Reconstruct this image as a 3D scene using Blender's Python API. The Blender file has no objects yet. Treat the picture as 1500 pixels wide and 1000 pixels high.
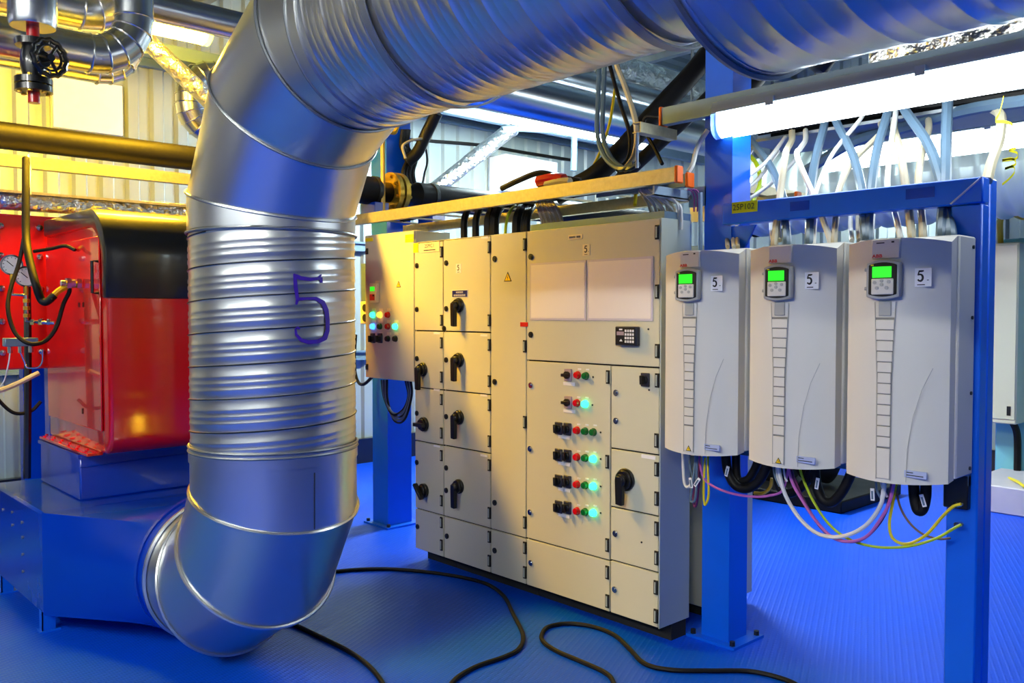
import bpy, bmesh, math, random
from mathutils import Vector, Matrix
random.seed(7)
R = math.radians
scene = bpy.context.scene
COL = scene.collection

# ------------------------------------------------------------------ camera
FPX, PITCH, AZ, EYE = 1281.0, R(1.878), R(42.67), 1.6
U = Vector((math.sin(AZ), math.cos(AZ), 0)); RT = Vector((math.cos(AZ), -math.sin(AZ), 0)); K = Vector((0, 0, 1))
FW = U*math.cos(PITCH) - K*math.sin(PITCH); UP = K*math.cos(PITCH) + U*math.sin(PITCH)
CAM = Vector((0, 0, EYE))
cd = bpy.data.cameras.new('camera'); cam = bpy.data.objects.new('camera', cd); COL.objects.link(cam)
cd.sensor_width = 36; cd.sensor_fit = 'HORIZONTAL'; cd.lens = FPX/1500*36; cd.clip_start = .05
cam.location = CAM; cam.rotation_euler = FW.to_track_quat('-Z', 'Y').to_euler()
scene.camera = cam

# ------------------------------------------------------------------ world, exposure
w = bpy.data.worlds.new('world'); scene.world = w; w.use_nodes = True
w.node_tree.nodes['Background'].inputs[0].default_value = (.55, .7, 1, 1)
w.node_tree.nodes['Background'].inputs[1].default_value = .05
vs = scene.view_settings
vs.view_transform = 'Standard'; vs.look = 'None'; vs.gamma = 1; vs.use_curve_mapping = False
vs.exposure = 1.8
scene.cycles.sample_clamp_indirect = 6; scene.cycles.caustics_reflective = False; scene.cycles.caustics_refractive = False; scene.cycles.blur_glossy = .5
# lamp powers (emission of each lamp's diffuser)
E_COOL, E_REAR, E_CENTRE, E_WARM, E_FILL = 4.5, 5.5, 60, 135, 40
C_COOL, C_CENTRE, C_WARM, C_FILL = (.86, .96, 1), (.80, .97, 1), (1, .57, .02), (.98, .97, .88)

def P(px, py, X=None, Y=None, Z=None):
    """photo pixel (1500x1000) -> point on the plane X=, Y= or Z="""
    d = FW + RT*((px-750)/FPX) + UP*((500-py)/FPX)
    ax, v = (0, X) if X is not None else (1, Y) if Y is not None else (2, Z)
    return CAM + d*((v-CAM[ax])/d[ax])

# ------------------------------------------------------------------ materials
def lin(c):
    f = lambda v: v/12.92 if v <= .04045 else ((v+.055)/1.055)**2.4
    return tuple(f(v/255) for v in c)
MATS = {}
def mat(name, rgb, rough=.5, metal=0, coat=0, var=.12, scale=6, bump=0, bscale=60, rvar=.1, emit=None, es=0, aniso=0, spec=.5, trans=0, bdist=.01):
    m = bpy.data.materials.new(name); m.use_nodes = True; MATS[name] = m
    nt = m.node_tree; N = nt.nodes; L = nt.links; b = N['Principled BSDF']
    c = lin(rgb)
    tc = N.new('ShaderNodeTexCoord'); nz = N.new('ShaderNodeTexNoise'); nz.inputs['Scale'].default_value = scale; nz.inputs['Detail'].default_value = 5
    L.new(tc.outputs['Object'], nz.inputs['Vector'])
    mx = N.new('ShaderNodeMix'); mx.data_type = 'RGBA'
    mx.inputs[6].default_value = (*[v*(1-var) for v in c], 1); mx.inputs[7].default_value = (*[min(1, v*(1+var)) for v in c], 1)
    L.new(nz.outputs['Fac'], mx.inputs[0]); L.new(mx.outputs[2], b.inputs['Base Color'])
    mr = N.new('ShaderNodeMapRange'); mr.inputs[3].default_value = max(.02, rough*(1-rvar)); mr.inputs[4].default_value = min(1, rough*(1+rvar))
    L.new(nz.outputs['Fac'], mr.inputs[0]); L.new(mr.outputs[0], b.inputs['Roughness'])
    b.inputs['Metallic'].default_value = metal; b.inputs['Coat Weight'].default_value = coat; b.inputs['Coat Roughness'].default_value = .05
    b.inputs['Specular IOR Level'].default_value = spec
    if aniso: b.inputs['Anisotropic'].default_value = aniso
    if trans: b.inputs['Transmission Weight'].default_value = trans
    if bump:
        n2 = N.new('ShaderNodeTexNoise'); n2.inputs['Scale'].default_value = bscale; n2.inputs['Detail'].default_value = 3
        L.new(tc.outputs['Object'], n2.inputs['Vector'])
        bp = N.new('ShaderNodeBump'); bp.inputs['Strength'].default_value = bump; bp.inputs['Distance'].default_value = bdist
        L.new(n2.outputs['Fac'], bp.inputs['Height']); L.new(bp.outputs[0], b.inputs['Normal'])
    if emit:
        b.inputs['Emission Color'].default_value = (*emit, 1); b.inputs['Emission Strength'].default_value = es
    return m
mat('galv', (208, 211, 213), .28, .94, var=.015, scale=1.5, rvar=.02)
mat('galv_rib', (206, 209, 211), .28, .94, var=.015, scale=2, rvar=.02)
mat('galv_dull', (150, 155, 158), .45, .9, var=.15, scale=12)
mat('zinc_rail', (176, 168, 140), .45, .75, var=.25, scale=40, bump=.1, bscale=80)
mat('alu_pipe', (196, 200, 205), .26, 1, var=.08, scale=5)
mat('foil', (228, 228, 224), .30, 1, var=.1, scale=20, bump=1, bscale=13, bdist=.06)
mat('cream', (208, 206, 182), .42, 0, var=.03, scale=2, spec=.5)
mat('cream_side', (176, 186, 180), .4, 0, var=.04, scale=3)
mat('drive_white', (214, 213, 205), .45, 0, var=.02, scale=3)
mat('drive_grey', (168, 172, 170), .45, 0, var=.03)
mat('gap_dark', (28, 28, 26), .8)
mat('black_plastic', (16, 16, 17), .35, var=.1)
mat('black_rubber', (11, 11, 12), .55, spec=.25, var=.15, scale=30)
mat('black_paint', (14, 14, 15), .3, coat=.5, var=.1)
mat('dark_pipe', (18, 16, 14), .55, 0, spec=.2, var=.3, scale=8)
mat('red_paint', (196, 4, 10), .22, coat=1, var=.05)
mat('red_matt', (200, 12, 10), .3, coat=.5, var=.08)
mat('blue_paint', (4, 100, 232), .35, coat=.2, var=.08)
mat('blue_dark', (0, 56, 182), .25, coat=.4, var=.1, scale=4)
mat('steel_grey', (108, 134, 154), .45, .3, var=.12, scale=10)
mat('chrome', (210, 210, 210), .15, 1)
mat('dark_steel', (60, 62, 62), .4, .8)
mat('brass', (190, 150, 50), .35, .8, var=.2, scale=30)
mat('yellow_paint', (220, 170, 20), .4, var=.1)
mat('yellow_cable', (226, 205, 20), .45)
mat('yellow_green', (175, 200, 20), .45)
mat('yellow_tape', (250, 235, 10), .5)
mat('white_cable', (222, 222, 215), .45)
mat('grey_cable', (92, 116, 136), .4, var=.1)
mat('cream_cable', (200, 190, 160), .5)
mat('pink_cable', (190, 100, 175), .45)
mat('purple_cable', (110, 40, 90), .45)
mat('brown_cable', (120, 85, 70), .5)
mat('paper', (238, 238, 240), .6, var=.02)
mat('sheet_pink', (240, 232, 226), .5, var=.01)
mat('clear_edge', (214, 206, 214), .3, var=.02)
mat('tag_yellow', (250, 240, 0), .5, var=.02)
mat('sign_yellow', (245, 205, 0), .5, var=.02)
mat('label_cream', (240, 228, 190), .5, var=.02)
mat('label_blue', (15, 25, 120), .4, var=.05)
mat('label_lilac', (170, 185, 225), .35, var=.03)
mat('ink', (12, 12, 14), .6); mat('ink_red', (205, 20, 20), .5); mat('ink_white', (240, 240, 240), .5)
mat('orange', (250, 105, 8), .45); mat('red_btn', (215, 10, 12), .25, coat=.5); mat('green_btn', (8, 105, 40), .25, coat=.5)
mat('marker_purple', (62, 26, 160), .45, var=.35, scale=45)
mat('green_on', (60, 255, 150), .3, emit=(.03, 1, .35), es=1.1); mat('amber_on', (255, 190, 40), .3, emit=(1, .45, .03), es=1.0)
mat('blue_on', (90, 150, 255), .3, emit=(.03, .2, 1), es=1.3); mat('screen_green', (30, 220, 20), .3, emit=(.02, .8, .02), es=.38)
mat('lcd', (170, 150, 160), .3); mat('navy_panel', (46, 47, 62), .35)
mat('wall_sheet', (160, 172, 172), .35, .25, var=.08, scale=3)
mat('roof_sheet', (96, 112, 116), .5, .3, var=.15, scale=2)
mat('unseen_dado', (24, 32, 52), .5, var=.1)
mat('room_wall', (150, 158, 166), .6, .0, var=.06)
mat('cyan_panel', (120, 190, 205), .4, var=.05); mat('concrete', (196, 190, 200), .7, var=.08, scale=9)
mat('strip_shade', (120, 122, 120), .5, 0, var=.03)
mat('glass_dial', (235, 235, 228), .15, coat=1, var=.02)
mat('lamp_house', (150, 175, 195), .4); mat('lamp_end', (190, 220, 225), .25, trans=.3)
def lampmat(name, col, s):
    return mat(name, (245, 245, 245), .4, emit=col, es=s, var=.01)
lampmat('glow_cool', C_COOL, E_COOL); lampmat('glow_rear', C_COOL, E_REAR); lampmat('glow_centre', C_CENTRE, E_CENTRE)
lampmat('glow_warm', C_WARM, E_WARM); lampmat('glow_fill', C_FILL, E_FILL)

def floor_material():
    m = mat('floor_plate', (0, 80, 226), .40, spec=.3, var=.18, scale=.9, rvar=.3)
    nt = m.node_tree; N = nt.nodes; L = nt.links; b = N['Principled BSDF']
    tc = [n for n in N if n.type == 'TEX_COORD'][0]
    # chequer plate: short raised lozenges alternating between two diagonals
    def wave(rot, sx, sy, off):
        mp = N.new('ShaderNodeMapping'); mp.inputs['Rotation'].default_value = (0, 0, rot); mp.inputs['Scale'].default_value = (sx, sy, 1); mp.inputs['Location'].default_value = (off, off, 0)
        L.new(tc.outputs['Object'], mp.inputs[0])
        sp = N.new('ShaderNodeSeparateXYZ'); L.new(mp.outputs[0], sp.inputs[0])
        out = []
        for i in range(2):
            s = N.new('ShaderNodeMath'); s.operation = 'COSINE'; L.new(sp.outputs[i], s.inputs[0]); out.append(s)
        a = N.new('ShaderNodeMath'); a.operation = 'MULTIPLY'; L.new(out[0].outputs[0], a.inputs[0]); L.new(out[1].outputs[0], a.inputs[1])
        p = N.new('ShaderNodeMath'); p.operation = 'SUBTRACT'; p.use_clamp = True; L.new(a.outputs[0], p.inputs[0]); p.inputs[1].default_value = .35
        return p
    a = wave(R(20), 150, 150, 0); c = wave(R(20), 150, 150, 99)
    mx = N.new('ShaderNodeMath'); mx.operation = 'MAXIMUM'; L.new(a.outputs[0], mx.inputs[0]); L.new(c.outputs[0], mx.inputs[1])
    bp = N.new('ShaderNodeBump'); bp.inputs['Strength'].default_value = .45; bp.inputs['Distance'].default_value = .004
    L.new(mx.outputs[0], bp.inputs['Height']); L.new(bp.outputs[0], b.inputs['Normal'])
floor_material()

# ------------------------------------------------------------------ mesh helpers
OFF = {}
def off(o): return OFF.get(o.name, Vector((0, 0, 0))) if o else Vector((0, 0, 0))
def basis(a):
    a = a.normalized(); t = Vector((0, 0, 1)) if abs(a.z) < .9 else Vector((1, 0, 0))
    e1 = a.cross(t).normalized(); return e1, a.cross(e1).normalized()
def V(*a): return Vector(a[0]) if len(a) == 1 else Vector(a)
class MB:
    def __init__(s): s.v = []; s.f = []
    def add(s, vs, fs):
        n = len(s.v); s.v += [tuple(v) for v in vs]; s.f += [tuple(i+n for i in f) for f in fs]; return s
    def box(s, a, b):
        x0, x1 = sorted((a[0], b[0])); y0, y1 = sorted((a[1], b[1])); z0, z1 = sorted((a[2], b[2]))
        v = [(x0, y0, z0), (x1, y0, z0), (x1, y1, z0), (x0, y1, z0), (x0, y0, z1), (x1, y0, z1), (x1, y1, z1), (x0, y1, z1)]
        return s.add(v, [(3, 2, 1, 0), (4, 5, 6, 7), (0, 1, 5, 4), (1, 2, 6, 5), (2, 3, 7, 6), (3, 0, 4, 7)])
    def cyl(s, p, q, r, r2=None, n=16, caps=True):
        p, q = V(p), V(q); r2 = r if r2 is None else r2; e1, e2 = basis(q-p)
        v = []
        for c, rr in ((p, r), (q, r2)):
            v += [c+e1*rr*math.cos(2*math.pi*i/n)+e2*rr*math.sin(2*math.pi*i/n) for i in range(n)]
        f = [(i, (i+1) % n, n+(i+1) % n, n+i) for i in range(n)]
        if caps: f += [tuple(range(n-1, -1, -1)), tuple(range(n, 2*n))]
        return s.add(v, f)
    def ring(s, p, q, r, ri, n=24):
        """hollow short cylinder"""
        p, q = V(p), V(q); e1, e2 = basis(q-p); v = []
        for c, rr in ((p, r), (q, r), (q, ri), (p, ri)):
            v += [c+e1*rr*math.cos(2*math.pi*i/n)+e2*rr*math.sin(2*math.pi*i/n) for i in range(n)]
        f = [(k*n+i, k*n+(i+1) % n, ((k+1) % 4)*n+(i+1) % n, ((k+1) % 4)*n+i) for k in range(4) for i in range(n)]
        return s.add(v, f)
    def tube(s, pts, r, n=8, closed=False):
        pts = [V(p) for p in pts]; m = len(pts); rr = r if isinstance(r, (list, tuple)) else [r]*m
        T = []
        for i in range(m):
            a = pts[(i-1) % m] if closed or i else pts[i]; b = pts[(i+1) % m] if closed or i < m-1 else pts[i]
            T.append((b-a).normalized())
        e1, _ = basis(T[0]); v = []
        for i in range(m):
            e1 = (e1 - T[i]*e1.dot(T[i])).normalized(); e2 = T[i].cross(e1)
            v += [pts[i]+(e1*math.cos(2*math.pi*k/n)+e2*math.sin(2*math.pi*k/n))*rr[i] for k in range(n)]
        f = [(i*n+k, i*n+(k+1) % n, ((i+1) % m)*n+(k+1) % n, ((i+1) % m)*n+k) for i in range(m if closed else m-1) for k in range(n)]
        if not closed: f += [tuple(range(n-1, -1, -1)), tuple(range((m-1)*n, m*n))]
        return s.add(v, f)
    def prism(s, poly, ax, a0, a1):
        """poly in the two other axes (in order), extruded along axis ax"""
        n = len(poly); mk = lambda p, a: [(a, p[0], p[1]), (p[0], a, p[1]), (p[0], p[1], a)][ax]
        v = [mk(p, a0) for p in poly]+[mk(p, a1) for p in poly]
        return s.add(v, [tuple(range(n-1, -1, -1)), tuple(range(n, 2*n))]+[(i, (i+1) % n, n+(i+1) % n, n+i) for i in range(n)])
    def lathe(s, prof, o, ax, n=24):
        """prof = [(r, t)] along axis ax from o"""
        o, ax = V(o), V(ax).normalized(); e1, e2 = basis(ax); v = []
        for r, t in prof:
            v += [o+ax*t+(e1*math.cos(2*math.pi*i/n)+e2*math.sin(2*math.pi*i/n))*max(r, 1e-4) for i in range(n)]
        m = len(prof)
        f = [(k*n+i, k*n+(i+1) % n, (k+1)*n+(i+1) % n, (k+1)*n+i) for k in range(m-1) for i in range(n)]
        return s.add(v, f+[tuple(range(n-1, -1, -1)), tuple(range((m-1)*n, m*n))])
    def mesh(s, name, m, o=Vector((0, 0, 0)), bevel=0, smooth=True, seg=1):
        me = bpy.data.meshes.new(name); me.from_pydata([tuple(V(p)-o) for p in s.v], [], s.f)
        bm = bmesh.new(); bm.from_mesh(me)
        bmesh.ops.recalc_face_normals(bm, faces=bm.faces)
        if bevel:
            ed = [e for e in bm.edges if len(e.link_faces) == 2 and e.calc_face_angle() > R(30)]
            bmesh.ops.bevel(bm, geom=ed, offset=bevel, segments=seg, affect='EDGES', profile=.5, clamp_overlap=True)
        bm.to_mesh(me); bm.free()
        me.materials.append(MATS[m])
        if smooth:
            me.shade_smooth(); me.set_sharp_from_angle(angle=R(38))
        return me
    def build(s, name, m, parent=None, bevel=0, smooth=True, seg=1, origin=None):
        """one mesh object; vertices are given in world coordinates"""
        if parent is not None: o = off(parent)
        elif origin is not None: o = V(origin)
        else:
            xs, ys, zs = zip(*s.v); o = V((min(xs)+max(xs))/2, (min(ys)+max(ys))/2, min(zs))
        me = s.mesh(name, m, o, bevel, smooth, seg)
        ob = bpy.data.objects.new(name, me); COL.objects.link(ob)
        if parent is not None: ob.parent = parent
        else: ob.location = o
        OFF[ob.name] = o
        return ob
def B(a, b): return MB().box(a, b)
def inst(me, name, loc, parent, rot=None):
    ob = bpy.data.objects.new(name, me); COL.objects.link(ob); ob.parent = parent; ob.location = V(loc)-off(parent)
    if rot: ob.rotation_euler = rot
    OFF[ob.name] = off(parent); return ob
def tag(o, label, cat, group=None):
    o['label'] = label; o['category'] = cat
    if group: o['group'] = group
    return o
def thing(name, label, cat, loc=(0, 0, 0), group=None):
    o = bpy.data.objects.new(name, None); COL.objects.link(o); o.location = loc; OFF[o.name] = V(loc); o.empty_display_size = .1
    return tag(o, label, cat, group)
def struct(o): o['kind'] = 'structure'; return o
def smooth_path(pts, k=7):
    pts = [V(p) for p in pts]
    if len(pts) < 3: return pts
    q = [pts[0]*2-pts[1]]+pts+[pts[-1]*2-pts[-2]]; out = []
    for i in range(1, len(q)-2):
        a, b, c, d = q[i-1:i+3]
        for j in range(k):
            t = j/k; out.append(.5*((2*b)+(c-a)*t+(2*a-5*b+4*c-d)*t*t+(3*b-a-3*c+d)*t**3))
    return out+[pts[-1]]
def cable(name, label, pts, r, m, cat='cable', group=None, n=7, k=7, parent=None):
    o = MB().tube(smooth_path(pts, k), r, n).build(name, m, parent)
    return o if parent else tag(o, label, cat, group)
def pxpath(pts, X=None):
    """[(px,py,X)] or [(px,py)] with a shared X"""
    return [P(p[0], p[1], X=(p[2] if len(p) > 2 else X)) for p in pts]
def text_mesh(s, size, m, extr=.0006, bold=0):
    """lettering that faces -X: text right = -Y, up = +Z, centred"""
    cu = bpy.data.curves.new('lettering', 'FONT'); cu.body = s; cu.size = size; cu.align_x = 'CENTER'; cu.align_y = 'CENTER'; cu.resolution_u = 2; cu.offset = bold*size
    ob = bpy.data.objects.new('lettering', cu); COL.objects.link(ob)
    dg = bpy.context.evaluated_depsgraph_get(); me = bpy.data.meshes.new_from_object(ob.evaluated_get(dg))
    bpy.data.objects.remove(ob); bpy.data.curves.remove(cu)
    for v in me.vertices: v.co = (-extr, -v.co.x, v.co.y)
    me.materials.clear(); me.materials.append(MATS[m]); me.name = 'lettering'
    return me
def text(s, size, loc, parent, m='ink', sx=1, name='lettering', bold=0):
    ob = inst(text_mesh(s, size, m, bold=bold), name, loc, parent); ob.scale = (1, sx, 1); return ob

# ------------------------------------------------------------------ room shell
X0, X1, Y0, Y1, ZC = -4.6, 9.6, -3.6, 8.0, 4.7
struct(B((X0, Y0, -.1), (X1, Y1, 0)).build('floor', 'floor_plate', smooth=False, origin=(0, 0, 0)))
def corrugated(a0, a1, pitch=.22, depth=.035):
    """trapezoid profile [(along, depth)]"""
    out = []; a = a0
    while a < a1:
        out += [(a, 0), (a+pitch*.38, 0), (a+pitch*.48, depth), (a+pitch*.86, depth), (a+pitch*.96, 0)]; a += pitch
    return [p for p in out if p[0] < a1]+[(a1, 0)]
def sheet(prof, mk, lo, hi):
    m = MB(); n = len(prof)
    m.add([mk(a, d, lo) for a, d in prof]+[mk(a, d, hi) for a, d in prof], [(i, i+1, n+i+1, n+i) for i in range(n-1)]); return m
pr = corrugated(X0, X1)
m = sheet(pr, lambda a, d, t: (a, Y1-d, t), 0, ZC); m.box((X0, Y1+.005, 0), (X1, Y1+.06, ZC))
struct(m.build('wall_back', 'wall_sheet', smooth=False))
pr = corrugated(Y0, Y1)
m = sheet(pr, lambda a, d, t: (X1-d, a, t), 0, ZC); m.box((X1+.005, Y0, 0), (X1+.06, Y1, ZC))
struct(m.build('wall_right', 'wall_sheet', smooth=False))
struct(B((X0-.06, Y0, 0), (X0, Y1, ZC)).build('wall_left', 'room_wall', smooth=False))
struct(B((X0, Y0-.06, 0), (X1, Y0, ZC)).build('wall_front', 'room_wall', smooth=False))
pr = corrugated(Y0, Y1, .25, .045)
m = sheet(pr, lambda a, d, t: (t, a, ZC-d), X0, X1); m.box((X0, Y0, ZC+.005), (X1, Y1, ZC+.08))
struct(m.build('ceiling', 'roof_sheet', smooth=False))
struct(B((X0, Y1-.11, 0), (X1, Y1-.04, .26)).build('baseboard_back', 'black_paint', smooth=False))
struct(B((X1-.11, Y0, 0), (X1-.04, Y1, .22)).build('baseboard_right', 'black_paint', smooth=False))
struct(B((X0, Y0+.0, .0), (X0+.03, Y1-.12, 1.3)).build('added_dado_left', 'unseen_dado', smooth=False))  # unseen dark dado, added to darken what the overhead duct reflects
struct(B((X0+.03, Y0, .0), (X1-.12, Y0+.03, 1.3)).build('added_dado_front', 'unseen_dado', smooth=False))  # same added dark band on the unseen front wall
k = 0
for z in (1.15, 2.3, 3.82, 4.3):
    k += 1; struct(MB().prism([(Y1-.10, z-.05), (Y1-.04, z-.05), (Y1-.04, z+.05), (Y1-.10, z+.05), (Y1-.10, z+.03), (Y1-.06, z+.03), (Y1-.06, z-.03), (Y1-.10, z-.03)], 0, X0, X1).build('trim_%d' % k, 'steel_grey', smooth=False))

def i_beam(name, label, a, b, h, wd, m, ax, cat='beam', group=None):
    """I section running along axis ax between a and b; flanges lie in the vertical plane ends"""
    t = .012; hw, hh = wd/2, h/2
    poly = [(-hw, -hh), (hw, -hh), (hw, -hh+t), (t/2, -hh+t), (t/2, hh-t), (hw, hh-t), (hw, hh), (-hw, hh), (-hw, hh-t), (-t/2, hh-t), (-t/2, -hh+t), (-hw, -hh+t)]
    o = V(a)
    cs = [i for i in range(3) if i != ax]
    poly = [(p[0]+o[cs[0]], p[1]+o[cs[1]]) for p in poly]
    return tag(MB().prism(poly, ax, a[ax], b[ax]).build(name, m, smooth=False), label, cat, group)
for i, y in enumerate((1.0, 2.5, 4.0, 5.5)):
    i_beam('roof_beam', 'dark blue-grey steel roof beam under the corrugated ceiling', (X0, y, 4.48), (X1, y, 4.48), .24, .14, 'steel_grey', 0, group='roof beams under the ceiling')
for i, x in enumerate((3.2, 4.6, 6.0, 7.4, 8.8)):
    o = B((x-.04, Y0, 4.24), (x+.04, Y1, 4.355)).build('roof_purlin', 'galv_dull', smooth=False)
    tag(o, 'thin galvanised purlin crossing below the roof beams', 'purlin', 'purlins below the roof beams')

# ------------------------------------------------------------------ main round duct
DX, DY, DR = 1.765, 3.40, .342
RB, RU, ZL, ZH = .60, .757, .385, 2.61      # bend radii, height of lower and upper horizontal axis
duct = thing('ventilation_duct', 'large galvanised round duct with segmented elbows and a purple 5 marked on it', 'duct', (DX, DY, 0))
def section(p, a, pl1, pl2, r, n=56):
    """cylinder around axis p + t a, cut by the planes (point, normal)"""
    p, a = V(p), V(a).normalized(); e1, e2 = basis(a); v = []; rows = 5
    def cut(q, pl): return (V(pl[0])-q).dot(V(pl[1]))/a.dot(V(pl[1]))
    for k in range(rows+1):
        for i in range(n):
            q = p+(e1*math.cos(2*math.pi*i/n)+e2*math.sin(2*math.pi*i/n))*r
            t1, t2 = cut(q, pl1), cut(q, pl2); v.append(q+a*(t1+(t2-t1)*k/rows))
    return MB().add(v, [(k*n+i, k*n+(i+1) % n, (k+1)*n+(i+1) % n, (k+1)*n+i) for k in range(rows) for i in range(n)])
def bead(p, a, pl, r, rb=.007, n=72):
    p, a = V(p), V(a).normalized(); e1, e2 = basis(a); pts = []
    for i in range(n):
        q = p+(e1*math.cos(2*math.pi*i/n)+e2*math.sin(2*math.pi*i/n))*r
        pts.append(q+a*((V(pl[0])-q).dot(V(pl[1]))/a.dot(V(pl[1]))))
    return MB().tube(pts, rb, 6, closed=True)
def elbow(c, d0, d1, rad, r, ends=(0, 90)):
    """4-piece elbow from direction d0 to d1; c = centre of the bend; -d1*rad is the start of the axis"""
    d0, d1, c = V(d0), V(d1), V(c)
    pos = lambda t: c+(-d1*math.cos(R(t))+d0*math.sin(R(t)))*rad
    dr = lambda t: (d0*math.cos(R(t))+d1*math.sin(R(t))).normalized()
    cuts = [0, 15, 45, 75, 90]; mids = [0, 30, 60, 90]
    # axis pieces: tangent lines at 0,30,60,90 meet on the cut planes at 15,45,75
    return [(pos(mids[i]), dr(mids[i]), (pos(cuts[i]), dr(cuts[i])), (pos(cuts[i+1]), dr(cuts[i+1]))) for i in range(4)]
# lower elbow: comes down (-Z), leaves along +Y
low = elbow((DX, DY+RB, ZL+RB), (0, 0, -1), (0, 1, 0), RB, DR)
zt = 1.035     # lower end of the ribbed section
for i, (p, a, c1, c2) in enumerate(low):
    if i == 0: c1 = ((DX, DY, zt), (0, 0, -1))
    rr = DR+.004*(i == 1)-.006*(i == 2)-.012*(i == 3)
    section(p, a, c1, c2, rr).build('elbow_segment', 'galv', duct)
    bead(p, a, c2, rr+.004, .008 if i < 3 else .012).build('seam_band', 'galv', duct)
upz = ZH-RU
upp = elbow((DX, DY-RU, upz), (0, 0, 1), (0, -1, 0), RU, DR)
for i, (p, a, c1, c2) in enumerate(upp):
    if i == 0: c1 = ((DX, DY, 1.935), (0, 0, 1))
    section(p, a, c1, c2, DR-.003*(i % 2)).build('elbow_segment', 'galv', duct)
    bead(p, a, c2, DR+.003, .006).build('seam_band', 'galv_dull' if i else 'galv', duct)
def spiral(o, a, length, r, pitch, prof, n=72, name='spiral_duct', m='galv_rib', start=0):
    """helically ribbed cylinder; prof = [(fraction of pitch, extra radius)]"""
    o, a = V(o), V(a).normalized(); e1, e2 = basis(a); v = []; rows = []
    nt = int(length/pitch)+2
    for k in range(-1, nt): rows += [(k*pitch+f*pitch, d) for f, d in prof]
    ph = lambda i: 2*math.pi*i/n+start
    for t, d in rows:
        for i in range(n+1):
            tt = min(length, max(0, t+pitch*i/n)); v.append(o+a*tt+(e1*math.cos(ph(i))+e2*math.sin(ph(i)))*(r+d))
    w = n+1
    return MB().add(v, [(k*w+i, k*w+i+1, (k+1)*w+i+1, (k+1)*w+i) for k in range(len(rows)-1) for i in range(n)])
ribs = [(0, 0), (.02, .003), (.05, .003), (.07, 0), (.20, -.0005), (.27, .0022), (.33, .0022), (.40, -.0005), (.47, .0022), (.53, .0022), (.60, -.0005), (.67, .0022), (.73, .0022), (.80, -.0005)]
spiral((DX, DY, zt), (0, 0, 1), 1.935-zt, DR-.004, .131, ribs, start=R(-140)).build('spiral_duct', 'galv_rib', duct)
e1_, e2_ = basis(V(0, 0, 1)); hel = []
for i in range(0, 73*8):
    a_ = R(5*i-140); z_ = zt+.131*(5*i/360)-.131*.965
    if zt+.03 < z_ < 1.915: hel.append(V(DX, DY, z_)+(e1_*math.cos(a_)+e2_*math.sin(a_))*(DR-.001))
MB().tube(hel, .0026, 5).build('spiral_seam', 'dark_steel', duct)
for z in (zt, zt+.018, 1.925): bead((DX, DY, z), (0, 0, 1), ((DX, DY, z), (0, 0, 1)), DR+.003, .006).build('seam_band', 'galv_dull', duct)
MB().ring((DX, DY, zt-.045), (DX, DY, zt+.012), DR+.004, DR-.01, 64).build('collar', 'galv', duct)
# horizontal run toward the drives' side of the room
ys = DY-RU
seam = [(0, 0), (.03, .0016), (.06, .002), (.09, 0), (.34, -.0003), (.36, .0003), (.38, -.0003), (.64, -.0003), (.66, .0003), (.68, -.0003)]
spiral((DX, ys, ZH), (0, -1, 0), 1.47, DR-.004, .115, seam, start=R(100)).build('spiral_duct', 'galv_rib', duct)
MB().ring((DX, ys+.02, ZH), (DX, ys-.06, ZH), DR+.004, DR-.01, 64).build('collar', 'galv', duct)
yj = ys-1.47
BIG = .462
MB().lathe([(DR-.01, -.10), (DR+.006, -.10), (DR+.006, -.05), (DR+.01, -.02), (BIG-.02, .03), (BIG, .05), (BIG, .08)], (DX, yj, ZH), (0, -1, 0), 72).build('reducer', 'galv', duct)
bead((DX, yj-.06, ZH), (0, 1, 0), ((DX, yj-.06, ZH), (0, 1, 0)), BIG+.004, .009).build('seam_band', 'galv_dull', duct)
spiral((DX, yj-.06, ZH), (0, -1, 0), 4.2, BIG-.003, .16, seam, start=R(100), name='spiral_duct').build('spiral_duct', 'galv_rib', duct)
# long vertical lap seam on the plain piece above the elbow
def on_duct(px, py, rr=DR):
    d = FW+RT*((px-750)/FPX)+UP*((500-py)/FPX); ox, oy = -DX, -DY
    A_ = d.x**2+d.y**2; B_ = 2*(ox*d.x+oy*d.y); C_ = ox*ox+oy*oy-rr*rr
    t = (-B_-math.sqrt(max(0, B_*B_-4*A_*C_)))/(2*A_); return CAM+d*t
q1, q2 = on_duct(461, 692, DR+.002), on_duct(461, 775, DR+.002)
MB().tube([q1, q2], .0018, 6).build('lap_seam', 'dark_steel', duct)
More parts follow.
